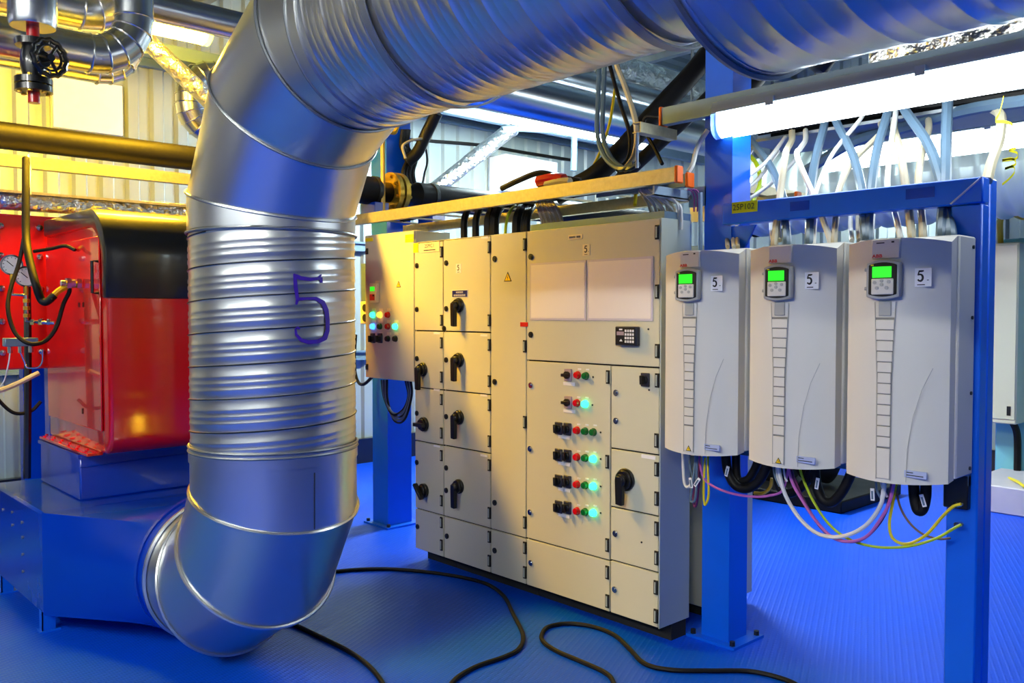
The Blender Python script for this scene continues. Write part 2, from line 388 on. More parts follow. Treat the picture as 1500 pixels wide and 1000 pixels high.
# purple marker digit: brush strokes that follow the curved surface
def ribbon_on_duct(segs):
    m = MB()
    for pts in segs:
        d = []
        for (x0, y0, w0), (x1, y1, w1) in zip(pts, pts[1:]):
            for j in range(6): t = j/6; d.append((x0+(x1-x0)*t, y0+(y1-y0)*t, w0+(w1-w0)*t))
        d.append(pts[-1]); vs_ = []
        for i, (x, y, w_) in enumerate(d):
            a, b = d[max(0, i-1)], d[min(len(d)-1, i+1)]; dx, dy = b[0]-a[0], b[1]-a[1]; l = math.hypot(dx, dy) or 1
            nx, ny = -dy/l*w_/2, dx/l*w_/2
            for s_ in (-1, 0, 1):
                vs_.append(on_duct(x+nx*s_, y+ny*s_, DR+.0012))
        m.add(vs_, [(3*i+j, 3*i+j+1, 3*i+j+4, 3*i+j+3) for i in range(len(d)-1) for j in range(2)])
    return m
ribbon_on_duct([[(430, 401, 2), (433, 404, 6), (440, 407, 6), (455, 409, 5), (466, 408, 4), (471, 402, 2)], [(470, 406, 5), (471, 414, 4)],
    [(432, 402, 5), (433, 420, 6), (436, 438, 5), (434, 446, 3)], [(436, 438, 5), (450, 437, 4), (463, 437, 5), (473, 443, 7), (478, 454, 7), (480, 468, 6), (480, 484, 6), (476, 495, 7), (466, 500, 6), (452, 501, 6), (441, 498, 5), (434, 490, 4), (433, 482, 3), (436, 479, 3), (439, 482, 3)]]).build('painted_digit', 'marker_purple', duct)['label'] = 'purple hand-drawn digit 5'
# hanger rods that carry the horizontal run
for y in (2.2, 1.35):
    hg = thing('duct_hanger', 'roof rod with a clamp ring carrying the overhead duct, '+('close to its elbow' if y > 2 else 'close to its wider section'), 'hanger', (DX, y, ZH+DR), 'duct hangers on the overhead run')
    MB().cyl((DX, y, ZH+DR+.01), (DX, y, 4.36), .008, n=8).build('rod', 'galv_dull', hg)
    MB().ring((DX, y-.015, ZH), (DX, y+.015, ZH), DR+.012, DR+.0065, 64).build('clamp_ring', 'galv_dull', hg)

# ------------------------------------------------------------------ blue air box the duct feeds
BY = 4.72; bx0, bx1, bz0, bz1 = 1.20, 2.34, .10, .612
abox = thing('air_box', 'dark blue painted steel air box standing below the red burner', 'air box', (bx0, BY, 0))
MB().box((bx0, BY, bz0), (bx1, 5.75, bz1)).build('housing', 'blue_dark', abox, bevel=.012)
# square to round transition to the elbow
ry = DY+RB+.015; nn = 64; rr = DR-.008
cx, cz = DX, ZL; sq = []; ci = []
for i in range(nn):
    a = 2*math.pi*i/nn+math.pi/4; c, s_ = math.cos(a), math.sin(a); mxx = max(abs(c), abs(s_))
    hx = (bx1-bx0)/2; hz = (bz1-bz0)/2
    sq.append(((bx0+bx1)/2+c/mxx*hx, BY+.01, (bz0+bz1)/2+s_/mxx*hz)); ci.append((cx+rr*c, ry+.05, cz+rr*s_))
vs_ = []
for k in range(7):
    t = k/6; vs_ += [tuple(V(sq[i])*(1-t)+V(ci[i])*t) for i in range(nn)]
vs_ += [(p[0], ry-.03, p[2]) for p in ci]
MB().add(vs_, [(k*nn+i, k*nn+(i+1) % nn, (k+1)*nn+(i+1) % nn, (k+1)*nn+i) for k in range(7) for i in range(nn)]).build('transition', 'blue_dark', abox)
MB().ring((cx, ry+.06, cz), (cx, ry+.085, cz), rr+.012, rr-.03, 56).build('joint_ring', 'blue_dark', abox)
for x, y in ((bx0+.005, BY+.06), (bx1-.07, BY+.06), (bx0+.005, 5.6), (bx1-.07, 5.6)):
    lg = MB().box((x, y, .004), (x+.062, y+.006, bz0+.06)).box((x, y, .004), (x+.006, y+.05, bz0+.06)).build('leg', 'blue_paint', abox)
    B((x-.012, y-.012, 0), (x+.085, y+.06, .006)).build('foot_plate', 'blue_paint', lg)
MB().box((1.425, 4.89, bz1), (2.5, 5.62, .852)).build('upper_duct', 'blue_dark', abox, bevel=.008)
MB().box((1.415, 4.88, .838), (2.51, 5.63, .857)).build('flange', 'blue_dark', abox)
MB().tube([(1.425, 4.888, .79), (1.9, 4.888, .80), (2.5, 4.888, .79)], .004, 6).build('weld_bead', 'blue_dark', abox)
screw = MB().cyl((0, 0, 0), (-.006, 0, 0), .008, n=8).mesh('rivet', 'galv_dull')
for y, z in ((5.1, .5), (5.1, .42), (5.1, .33), (5.1, .24), (5.3, .52), (5.5, .5), (5.3, .45)): inst(screw, 'rivet', (bx0, y, z), abox)

# ------------------------------------------------------------------ red burner
bX0, bX1, fY, kY, zb, ztp = 1.485, 2.72, 4.60, 5.66, .872, 2.13
burner = thing('burner', 'red burner casing with rounded black hood mounted above the blue air box', 'burner', (bX0, fY, zb))
def profile(o, rt=.25, rb_=.10):
    """side outline (y,z), o = outward offset"""
    f, t, b = fY-o, ztp+o, zb-o; pts = []
    for i in range(9): a = R(180+90*i/8); pts.append((f+rb_+rb_*math.cos(a), b+rb_+rb_*math.sin(a)))
    pts += [(kY, b), (kY, t)]
    for i in range(13): a = R(90+90*i/12); pts.append((f+rt+rt*math.cos(a), t-rt+rt*math.sin(a)))
    return pts
MB().prism(profile(0), 0, bX0, bX1).build('casing', 'red_paint', burner, bevel=.022, seg=3)
zs = 1.674
outer = [(fY-.012, zs)]+[(fY-.012+.262+.262*math.cos(R(180-90*i/12)), ztp+.012-.262+.262*math.sin(R(180-90*i/12))) for i in range(13)]+[(kY, ztp+.012)]
inner = [(kY, ztp-.085), (fY+.26, ztp-.085)]+[(fY+.055+.20+.20*math.cos(R(90+90*i/10)), ztp-.285+.20*math.sin(R(90+90*i/10))) for i in range(11)]+[(fY+.055, zs)]
MB().prism(outer+inner, 0, bX0-.014, bX1+.014).build('hood', 'black_paint', burner, bevel=.012, seg=2)
B((bX0-.012, fY+.09, zb+.12), (bX0-.002, kY-.03, ztp-.14)).build('side_panel', 'red_paint', burner, bevel=.004)
fl = MB().box((bX0-.06, fY+.17, zb-.012), (bX0+.02, kY-.02, zb+.004)).build('foot_flange', 'red_paint', burner, bevel=.003)
bolt = MB().cyl((0, 0, 0), (0, 0, .008), .009, n=6).mesh('bolt', 'red_paint')
for k in range(12): inst(bolt, 'bolt', (bX0-.045+.03*(k % 2), fY+.24+.075*k, zb+.003), fl)
MB().tube([(bX0-.02, fY+.075, 1.86), (bX0-.05, fY+.075, 1.86), (bX0-.05, fY+.075, 1.70), (bX0-.02, fY+.075, 1.70)], .008, 8).build('handle', 'black_plastic', burner)
gp = V(bX0-.02, fY+.36, 1.755)
for k, (t, r) in enumerate(((0, .028), (.03, .022), (.05, .03), (.075, .016))): MB().cyl(gp+V(-t, 0, 0), gp+V(-t-.022, 0, 0), r, n=6 if k % 2 == 0 else 16).build('cable_gland', 'chrome', burner)
for y in (fY+.34, fY+.41): B((bX0-.016, y, 1.63), (bX0-.008, y+.012, 1.655)).build('slot_cover', 'black_plastic', burner)
B((bX0-.016, fY+.38, 1.06), (bX0-.008, fY+.392, 1.09)).build('slot_cover', 'black_plastic', burner)

# ------------------------------------------------------------------ boiler behind the burner
boiler = thing('boiler', 'boiler with red riveted front plate and metal clad body behind the burner', 'boiler', (1.9, 5.7, 0))
fp = B((1.20, 5.70, 1.27), (3.05, 5.78, 2.17)).build('front_plate', 'red_matt', boiler, bevel=.01)
rv = MB().lathe([(.02, 0), (.017, .012), (.0, .016)], (0, 0, 0), (0, -1, 0), 12).mesh('rivet', 'chrome')
for z in (1.37, 1.55, 1.74, 1.93, 2.1):
    for x in (1.255, 1.46): inst(rv, 'rivet', (x, 5.70, z), fp)
MB().lathe([(.44, 0), (.44, .95), (.40, 1.0), (0, 1.04)], (1.9, 5.78, 1.71), (0, 1, 0), 40).build('shell', 'galv_dull', boiler)
for y in (5.9, 6.5): MB().box((1.55, y, 0), (2.25, y+.1, 1.32)).build('saddle', 'blue_dark', boiler)
MB().tube([(.35, 5.74, 2.245), (1.0, 5.74, 2.25), (1.7, 5.745, 2.255), (2.4, 5.74, 2.265), (3.0, 5.74, 2.265)], .056, 14).build('foil_lagging', 'foil', boiler)
B((.35, 5.66, 2.29), (3.0, 5.80, 2.305)).build('lagging_rail', 'zinc_rail', boiler)

# ------------------------------------------------------------------ switchgear
XF = 3.334; XB = 3.572; CT, CB = 2.05, .083
lock_me = MB().cyl((.002, 0, 0), (-.006, 0, 0), .0165, n=16).cyl((-.006, 0, 0), (-.010, 0, 0), .009, n=10).mesh('lock', 'dark_steel')
lockc_me = MB().cyl((.002, 0, 0), (-.007, 0, 0), .016, n=16).cyl((-.007, 0, .003), (-.012, 0, .003), .008, n=10).mesh('lock', 'chrome')
hinge_me = MB().box((.004, -.011, -.034), (-.006, .011, .034)).box((-.006, -.003, -.026), (-.010, .004, .026)).mesh('hinge', 'gap_dark')
hinge_me.materials.append(MATS['cream_side'])
for p_ in hinge_me.polygons:
    if p_.center.x < -.0065: p_.material_index = 1
def lever_handle(h=.125, r=.044):
    return MB().cyl((.002, 0, 0), (-.014, 0, 0), r, n=24).cyl((-.014, 0, 0), (-.030, 0, 0), r*.86, n=24).prism([(r*.45, r*.35), (r*.5, 0), (r*.42, -h), (-r*.28, -h-.003), (-r*.35, 0), (-r*.3, r*.4)], 0, -.028, -.056).cyl((-.028, 0, 0), (-.052, 0, 0), r*.55, n=18).mesh('lever_handle', 'black_plastic', bevel=.003)
lever_me = lever_handle(); lever_big = lever_handle(.12, .056)
knob_me = MB().cyl((.002, 0, 0), (-.022, 0, 0), .045, n=24).cyl((-.022, 0, 0), (-.036, 0, 0), .036, n=24).prism([(-.052, -.012), (.04, -.012), (.04, .012), (-.052, .012)], 0, -.034, -.066).mesh('rotary_knob', 'black_plastic', bevel=.003)
knob2_me = MB().cyl((.002, 0, 0), (-.022, 0, 0), .045, n=24).cyl((-.022, 0, 0), (-.036, 0, 0), .036, n=24).prism([(.045, .036), (.03, .05), (-.045, -.036), (-.03, -.05)], 0, -.034, -.066).mesh('rotary_knob', 'black_plastic', bevel=.003)
def faint_print(loc, w_, h, n, parent, m):
    """a line of print too small to read: one blocky stroke pair for each character"""
    rnd = random.Random(n); mm = MB(); c = w_/n
    for i in range(n):
        if n > 10 and i == 6 and m == 'ink': continue
        y = loc[1]-i*c
        for k in (0, 1): mm.box((loc[0], y-c*(.08+.42*k), loc[2]), (loc[0]-.0008, y-c*(.26+.42*k), loc[2]+h))
        z = loc[2]+h*rnd.choice((0, .4, .8)); mm.box((loc[0], y-c*.08, z), (loc[0]-.0008, y-c*.68, z+h*.2))
    return mm.build('print_line', m, parent, smooth=False)
sw_plate = MB().box((.001, -.026, -.033), (-.010, .026, .033)).mesh('switch_plate', 'navy_panel', bevel=.003)
sw_plate2 = MB().box((.001, -.026, -.033), (-.010, .026, .033)).mesh('switch_plate', 'lcd', bevel=.003)
sw_knob = MB().cyl((-.008, 0, 0), (-.024, 0, 0), .02, n=18).prism([(-.008, -.022), (.008, -.022), (.010, .022), (-.006, .022)], 0, -.022, -.04).mesh('switch_knob', 'black_plastic', bevel=.002)
sw_knob_h = MB().cyl((-.008, 0, 0), (-.024, 0, 0), .02, n=18).prism([(-.022, -.008), (.022, -.008), (.022, .008), (-.022, .008)], 0, -.022, -.04).mesh('switch_knob', 'black_plastic', bevel=.002)
def btn(m, r=.0185): return MB().cyl((.001, 0, 0), (-.006, 0, 0), r*1.12, n=20).lathe([(r, .005), (r, .016), (r*.85, .022), (0, .024)], (0, 0, 0), (-1, 0, 0), 20).mesh('push_button', m)
BT = {c: btn(m) for c, m in (('r', 'red_btn'), ('g', 'green_btn'), ('G', 'green_on'), ('y', 'amber_on'), ('b', 'blue_on'), ('k', 'black_plastic'))}
plate_s = MB().box((0, -.03, -.006), (-.0025, .03, .006)).mesh('label_strip', 'paper')
plate_w = MB().box((0, -.042, -.009), (-.0025, .042, .009)).mesh('label_strip', 'paper')
plate_t = MB().box((0, -.011, -.004), (-.002, .011, .004)).mesh('label_strip', 'paper')
plate_c = MB().box((0, -.022, -.009), (-.0025, .022, .009)).mesh('label_strip', 'label_cream')
dot_me = MB().cyl((.001, 0, 0), (-.003, 0, 0), .005, n=8).mesh('screw', 'dark_steel')
def tri_mesh(h, m, x):
    w_ = h*.58; return MB().prism([(-w_, -h/2), (w_, -h/2), (0, h/2)], 0, 0, -x).mesh('warning_sign', m)
bolt_poly = [(.05, .32), (-.12, -.02), (.02, -.02), (-.06, -.36), (.14, .06), (0, .06)]
def warning(loc, h, parent):
    s_ = inst(tri_mesh(h, 'ink', .0015), 'warning_sign', loc, parent)
    i1 = inst(tri_mesh(h*.72, 'sign_yellow', .0022), 'warning_sign', V(loc)-V(0, 0, h*.05), parent)
    me = MB().prism([(-a*h*.55, b*h*.75) for a, b in bolt_poly], 0, 0, -.003).mesh('flash_symbol', 'ink')
    inst(me, 'flash_symbol', V(loc)-V(0, 0, h*.1), parent)
def five(loc, h, parent, m='ink'):
    """bold seriffed digit 5 facing -X"""
    pts = []; mm = MB()
    def rib(path):
        v = []
        for i, (x, y, w_) in enumerate(path):
            a, b = path[max(0, i-1)], path[min(len(path)-1, i+1)]; dx, dy = b[0]-a[0], b[1]-a[1]; l = math.hypot(dx, dy) or 1
            for s_ in (-1, 1): v.append((-.0008, -(x-dy/l*w_/2*s_)*h, (y+dx/l*w_/2*s_)*h))
        mm.add(v, [(2*i, 2*i+1, 2*i+3, 2*i+2) for i in range(len(path)-1)])
    rib([(-.14, .42, .17), (.08, .42, .17), (.28, .45, .11)])
    rib([(-.10, .48, .12), (-.17, .25, .12), (-.22, .06, .12)])
    bowl = [(-.24, .08, .10), (-.10, .14, .15)]
    for i in range(11): a = R(90-24*i); bowl.append((-.03+.23*math.cos(a), -.15+.29*math.sin(a), .19 if 1 < i < 8 else .15))
    rib(bowl)
    return inst(mm.mesh('printed_digit', m, smooth=False), 'printed_digit', loc, parent)
def number_sign(loc, w_, h, parent, m='paper', dh=.62, sub=True):
    s_ = B(V(loc)+V(0, w_/2, -h/2), V(loc)+V(-.002, -w_/2, h/2)).build('number_sign', m, parent)
    five(V(loc)+V(-.0025, w_*.05, h*.08), h*dh, parent)
    if sub:
        B(V(loc)+V(-.0025, w_*.22, -h*.42), V(loc)+V(-.003, -w_*.18, -h*.37)).build('print_line', 'ink', parent)
        B(V(loc)+V(-.0025, -w_*.28, -h*.17), V(loc)+V(-.003, -w_*.38, -h*.13)).build('print_line', 'ink', parent)

def cabinet(label, y1, y0, z0=CB, zt=CT, name='switchgear_cabinet', xb=XB, plinth=True):
    t = thing(name, label, 'cabinet', (XF, (y0+y1)/2, 0), 'switchgear cabinets in one row')
    g = .0015
    B((XF+.018, y1-g, z0), (xb, y0+g, zt)).build('body', 'cream', t, bevel=.003)
    B((XF+.0165, y1-.004, z0+.004), (XF+.0185, y0+.004, zt-.004)).build('gap_shade', 'gap_dark', t)  # dark sheet standing in for the shade inside the door gaps
    if plinth: B((XF+.10, y1-g, 0), (xb-.02, y0+g, z0)).build('plinth', 'gap_dark', t)
    return t
def door(t, y1, y0, z0, z1, m='cream'):
    return B((XF, y1-.003, z0+.004), (XF+.016, y0+.003, z1-.004)).build('door', m, t, bevel=.002)
def put(me, name, px, py, parent, x=XF): return inst(me, name, P(px, py, X=x), parent)

# column A
A = cabinet('narrow cream switchgear column with rotary knobs beside the hanging control cabinet', 4.537, 4.241)
zA = [CB, .344, .781, 1.124, 1.486, CT-.008]
dA = [door(A, 4.537, 4.241, zA[i], zA[i+1]) for i in range(5)]
for i, px, py in ((4, 611, 389), (4, 611, 453), (3, 611, 525), (2, 611, 605), (1, 611, 677), (0, 612, 771)): put(lock_me, 'lock', px, py, dA[i])
for i, px, py in ((4, 647, 369), (4, 647, 469), (3, 647, 502), (3, 647, 552), (2, 647, 585), (2, 647, 634), (1, 647, 667), (1, 647, 733), (0, 647, 765), (0, 647, 798)): put(hinge_me, 'hinge', px, py, dA[i])
put(lever_me, 'lever_handle', 620, 541, dA[3]); put(knob_me, 'rotary_knob', 622, 621, dA[2]); put(knob2_me, 'rotary_knob', 622, 718, dA[1])
for i, px, py in ((3, 640, 488), (2, 640, 571), (1, 640, 653)): put(plate_s, 'label_strip', px, py, dA[i])
q = P(630, 362, X=XF); B(q+V(0, .10, -.03), q+V(-.004, -.098, .03)).build('name_plate', 'label_cream', dA[4]); text('25MC1', .034, q+V(-.005, 0, .008), dA[4]); B(q+V(-.0045, .06, -.02), q+V(-.0055, -.06, -.015)).build('print_line', 'ink', dA[4])
q = P(610, 363, X=XF); B(q+V(0, .03, -.03), q+V(-.003, -.02, .03)).build('label_strip', 'yellow_tape', dA[4])
# column B
Bc = cabinet('cream switchgear column with four black lever handles and a blue text plate', 4.239, 3.801)
zBv = [CB, .344, .783, 1.125, 1.486, CT-.005]
dB = [door(Bc, 4.239, 3.801, zBv[i], zBv[i+1]) for i in range(5)]
for i, px, py in ((4, 654, 385), (4, 654, 452), (4, 651, 481), (3, 654, 527), (2, 654, 610), (1, 654, 685), (1, 654, 718), (0, 655, 785)): put(lock_me, 'lock', px, py, dB[i])
for i, px, py in ((4, 717, 362), (4, 717, 469), (3, 717, 505), (3, 717, 558), (2, 717, 593), (2, 717, 646), (1, 717, 681), (1, 717, 751), (0, 717, 786), (0, 717, 821)): put(hinge_me, 'hinge', px, py, dB[i])
for i, py in ((4, 447), (3, 527), (2, 611), (1, 712)): put(lever_me, 'lever_handle', 673, py, dB[i])
for i, px, py in ((4, 710, 348), (3, 709, 491), (2, 709, 579), (1, 709, 667)): put(plate_s, 'label_strip', px, py, dB[i])
number_sign(P(672, 393, X=XF), .048, .055, dB[4])
q = P(674, 430, X=XF); B(q+V(0, .075, -.023), q+V(-.003, -.075, .023)).build('text_plate', 'paper', dB[4]); B(q+V(-.001, .071, -.0195), q+V(-.004, -.071, .0195)).build('text_plate', 'label_blue', dB[4])
faint_print(q+V(-.004, .034, .003), .068, .011, 7, dB[4], 'ink_white'); faint_print(q+V(-.004, .056, -.015), .112, .011, 11, dB[4], 'ink_white')
# column C
Cc = cabinet('slim plain cream switchgear column with a yellow warning triangle', 3.799, 3.501)
dC = [door(Cc, 3.799, 3.501, CB, .344), door(Cc, 3.799, 3.501, .344, CT)]
for i, px, py in ((1, 725, 379), (1, 725, 559), (1, 725, 736), (0, 725, 806)): put(lock_me, 'lock', px, py, dC[i])
for i, px, py in ((1, 769, 358), (1, 769, 507), (1, 769, 618), (1, 769, 765), (0, 769, 802), (0, 769, 838)): put(hinge_me, 'hinge', px, py, dC[i])
warning(P(744, 405, X=XF), .055, dC[1])
# column D
Dc = cabinet('wide cream switchgear cabinet with push buttons and two blank white sheets', 3.499, 2.576)
zd = .347
dT = door(Dc, 3.499, 2.58, 1.338, CT); dL = door(Dc, 3.499, 2.886, zd, 1.338); dL0 = door(Dc, 3.499, 2.886, CB, zd)
zr = [CB, .353, .625, .92, 1.338]; dRr = [door(Dc, 2.884, 2.58, zr[i], zr[i+1]) for i in range(4)]
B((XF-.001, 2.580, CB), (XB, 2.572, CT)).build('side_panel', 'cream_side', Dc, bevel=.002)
MB().box((XF+.03, 3.5, CT), (XB, 2.58, CT+.035)).build('top_rail', 'steel_grey', Dc)
for d_, px, py in ((dT, 778, 376), (dT, 778, 490), (dL, 778, 564), (dL, 777, 657), (dL, 777, 750), (dL0, 778, 824), (dRr[3], 903, 575), (dRr[3], 903, 616), (dRr[1], 902, 781), (dRr[0], 901, 863)): put(lockc_me if py > 560 else lock_me, 'lock', px, py, d_)
for d_, px, py in ((dT, 963, 340), (dT, 963, 427), (dT, 963, 514), (dL, 891, 552), (dL, 890, 676), (dL, 890, 798), (dL0, 890, 838), (dL0, 890, 880), (dRr[3], 963, 557), (dRr[3], 962, 645), (dRr[2], 962, 687), (dRr[2], 962, 730), (dRr[1], 962, 774), (dRr[1], 962, 817), (dRr[0], 961, 860), (dRr[0], 961, 902)): put(hinge_me, 'hinge', px, py, d_)
# two document sheets on the top door
def on_door(px0, py0, px1, py1, m, name, parent, x=.003):
    a = P(px0, py0, X=XF); b = P(px1, py1, X=XF); return a, b
ya, yb, yc = P(777, 430, X=XF).y, P(860, 430, X=XF).y, P(957, 430, X=XF).y
zl, zh = P(860, 466, X=XF).z, P(860, 384, X=XF).z
for s_, (a_, b_) in enumerate(((ya, yb+.004), (yb-.004, yc))):
    f_ = B((XF, a_, zl-.012), (XF-.004, b_, zh+.012)).build('document_pocket', 'clear_edge', dT, bevel=.001)
    B((XF-.003, a_-.010, zl), (XF-.0055, b_+.010, zh)).build('paper_sheet', 'sheet_pink', f_)
number_sign(P(859, 366, X=XF), .05, .058, dT, 'label_cream')
q = P(843, 347, X=XF); B(q+V(0, .05, -.0115), q+V(-.003, -.05, .0115)).build('label_strip', 'label_cream', dT); faint_print(q+V(-.003, .042, -.005), .082, .010, 11, dT, 'ink')
q = P(768, 475, X=XF); B(q+V(.001, .03, -.012), q+V(-.003, -.03, .012)).build('label_strip', 'ink_red', dT)
# controller with keypad
q = P(922, 492, X=XF); hw, hh = .068, .047
ctl = B(q+V(0, hw, -hh), q+V(-.03, -hw, hh)).build('controller', 'navy_panel', dT, bevel=.004)
B(q+V(-.029, hw*.9, -hh*.86), q+V(-.0325, -hw*.9, hh*.86)).build('controller_face', 'black_plastic', dT)
B(q+V(-.032, hw*.78, .004), q+V(-.034, hw*.12, .022)).build('display', 'lcd', dT)
key_me = MB().box((0, -.0055, -.006), (-.003, .0055, .006)).mesh('key', 'ink_white', bevel=.001)
for i in range(4):
    for j in range(4): inst(key_me, 'key', q+V(-.032, -hw*.05-.0155*i, .026-.0175*j), dT)
B(q+V(-.032, .038, .029), q+V(-.0335, .018, .036)).build('print_line', 'ink_white', dT)
inst(MB().prism([(-.010, -.004), (.010, -.004), (0, .008)], 0, 0, -.002).mesh('printed_symbol', 'ink_white'), 'printed_symbol', q+V(-.032, .026, -.022), dT)
put(dot_me, 'screw', 950, 482, dT)
# push buttons and switches of the lower left door
rows = [((833, 549), ['h'], (847, 549), 'rg'), ((833, 589), ['h'], (846, 590), 'rG'), ((819, 627), ['v', 'v'], (846, 630), 'rgg'), ((819, 666), ['v', 'v'], (846, 669), 'rgG'), ((819, 704), ['v', 'v'], (846, 709), 'rgG'), ((819, 742), ['v', 'v'], (846, 748), 'rgG')]
for (sx, sy), sws, (bx, by), bs in rows:
    for i, s_ in enumerate(sws):
        px, py = sx+13*i, sy+i*1.2
        put(sw_plate2 if s_ == 'h' else sw_plate, 'switch_plate', px, py, dL); put(sw_knob_h if s_ == 'h' else sw_knob, 'switch_knob', px, py, dL)
    for i, c in enumerate(bs):
        put(BT[c], 'push_button', bx+12*i, by+i*1.3, dL); put(plate_t, 'label_strip', bx+12*i+2, by-8.5+i*.6, dL)
    put(dot_me, 'screw', bx+12*len(bs)-2, by+3, dL); put(plate_w, 'label_strip', sx+(13 if len(sws) > 1 else 0)/2+1, sy+13, dL)
put(sw_plate, 'switch_plate', 946, 556, dRr[3]); put(sw_knob, 'switch_knob', 946, 556, dRr[3]); put(dot_me, 'screw', 951, 571, dRr[3])
put(lever_big, 'lever_handle', 917, 702, dRr[2]); put(plate_w, 'label_strip', 950, 669, dRr[2]); put(dot_me, 'screw', 940, 794, dRr[1])

# ------------------------------------------------------------------ hanging control cabinet
H = thing('control_cabinet', 'yellowish cream control cabinet with coloured pilot lamps hung beside the switchgear row', 'cabinet', (XF, 4.82, 1.153))
B((XF+.016, 5.105, 1.155), (XB+.06, 4.542, 2.128)).build('body', 'cream', H, bevel=.004)
hd = B((XF, 5.103, 1.157), (XF+.018, 4.544, 2.126)).build('door', 'cream', H, bevel=.003)
lk = MB().box((.001, -.012, -.02), (-.007, .012, .02)).cyl((-.006, 0, 0), (-.012, 0, 0), .008, n=10).mesh('lock', 'dark_steel')
for py in (368, 537): put(lk, 'lock', 538, py, hd)
q = P(551, 429, X=XF); pad = B(q+V(0, .042, -.065), q+V(-.028, -.042, .065)).build('keypad', 'label_cream', hd, bevel=.004)
B(q+V(-.027, .03, .012), q+V(-.0295, -.022, .042)).build('display', 'screen_green', hd); B(q+V(-.027, .035, -.05), q+V(-.029, -.022, -.008)).build('key_field', 'ink_red', hd); B(q+V(-.0285, .0, -.022), q+V(-.030, -.02, -.012)).build('key_field', 'ink', hd)
put(plate_c, 'label_strip', 553, 413, hd); warning(P(584, 416, X=XF), .042, hd)
cols = (547, 557.5, 569, 580)
for py, bs in ((461, 'Gyr'), (478, 'bgrG')):
    for px, c in zip(cols, bs): put(BT[c], 'pilot_lamp', px, py, hd); put(plate_c, 'label_strip', px+1, py-7.5, hd)
for i, px in enumerate(cols):
    put(plate_c, 'label_strip', px+1, 488.5, hd)
    if i < 2: put(sw_plate, 'switch_plate', px, 495, hd); put(sw_knob, 'switch_knob', px, 496, hd)
    else: put(BT['k'], 'push_button', px, 496, hd)
for px, py in ((600, 346), (600, 352), (541, 351)):
    q = P(px, py, X=XF); B(q+V(0, .045, -.012), q+V(-.003, -.045, .012)).build('label_strip', 'yellow_tape', hd)

# ------------------------------------------------------------------ power socket left of it
so = thing('power_socket', 'white double power socket on a grey backing plate left of the control cabinet', 'socket', (3.42, 5.25, 1.5))
B((3.44, 5.32, 1.55), (3.5, 5.106, 1.95)).build('backing_plate', 'steel_grey', so, bevel=.003)
fc = B((3.405, 5.28, 1.52), (3.45, 5.15, 1.68)).build('face', 'label_cream', so, bevel=.006)
for z in (1.565, 1.635): MB().cyl((3.406, 5.215, z), (3.398, 5.215, z), .026, n=18).build('outlet', 'gap_dark', fc)

# ------------------------------------------------------------------ columns and drive frame
def column(label, x0, y0, wx, wy, ztop):
    c = thing('steel_column', label, 'column', (x0+wx/2, y0+wy/2, 0))
    t = .014
    MB().prism([(x0, y0), (x0+wx, y0), (x0+wx, y0+t), (x0+wx/2+t/2, y0+t), (x0+wx/2+t/2, y0+wy-t), (x0+wx, y0+wy-t), (x0+wx, y0+wy), (x0, y0+wy), (x0, y0+wy-t), (x0+wx/2-t/2, y0+wy-t), (x0+wx/2-t/2, y0+t), (x0, y0+t)], 2, .012, ztop).build('shaft', 'blue_paint', c, smooth=False)
    B((x0-.06, y0-.06, 0), (x0+wx+.06, y0+wy+.06, .014)).build('base_plate', 'blue_paint', c)
    bm_ = MB().cyl((0, 0, .014), (0, 0, .035), .014, n=6).mesh('bolt', 'dark_steel')
    for a in (-.035, wx+.035):
        for b in (-.035, wy+.035): inst(bm_, 'bolt', (x0+a, y0+b, 0), c)
    return c
c1 = column('blue steel column between the switchgear and the white drives', 3.60, 2.352, .14, .155, 4.36)
B((3.585, 2.352, .014), (3.60, 2.507, 4.36)).build('cover_plate', 'blue_paint', c1)
c2 = column('blue steel column behind the hanging control cabinet', 3.72, 5.38, .2, .2, 4.36)
B((3.705, 5.38, .014), (3.72, 5.58, 4.36)).build('cover_plate', 'blue_paint', c2)
XFR = 3.49
fr = thing('drive_frame', 'bright blue steel frame that carries the three white drives', 'frame', (XFR, 1.8, 0))
B((XFR, 2.345, 2.008), (XFR+.07, 1.212, 2.106)).build('top_bar', 'blue_paint', fr, bevel=.006)
B((XFR, 1.325, .012), (XFR+.07, 1.212, 2.006)).build('post', 'blue_paint', fr, bevel=.006)
B((XFR+.16, 1.345, .012), (XFR+.23, 1.24, 2.12)).build('post', 'blue_paint', fr, bevel=.006)
B((XFR-.03, 1.37, 0), (XFR+.26, 1.17, .012)).build('base_plate', 'blue_paint', fr)
MB().prism([(2.345, 2.0), (2.345, 1.78), (2.30, 1.78), (2.18, 2.0)], 0, XFR+.02, XFR+.035).build('gusset', 'blue_paint', fr)
for z in (1.80, 1.05): B((XFR+.012, 2.40, z), (XFR+.055, 1.33, z+.06)).build('cross_rail', 'blue_paint', fr)
B((XFR+.01, 2.36, 1.0), (XFR+.04, 2.30, 2.0)).build('side_rail', 'blue_paint', fr)
MB().tube([(XFR-.002, 1.325, 2.012), (XFR-.002, 1.215, 2.104)], .004, 6).build('weld_bead', 'label_lilac', fr)
for y, z, w_ in ((1.95, 2.062, .09), (1.44, 2.066, .11)): B((XFR-.001, y+w_/2, z-.02), (XFR-.002, y-w_/2, z+.02)).build('paint_patch', 'blue_dark', fr)
q = P(1091, 303, X=XFR); B(q+V(0, .066, -.025), q+V(-.003, -.066, .025)).build('name_tag', 'tag_yellow', fr); text('25P102', .038, q+V(-.004, .004, 0), fr, 'ink')
B((XFR-.03, 1.325, .86), (XFR, 1.235, .99)).build('terminal_plate', 'black_plastic', fr, bevel=.004)
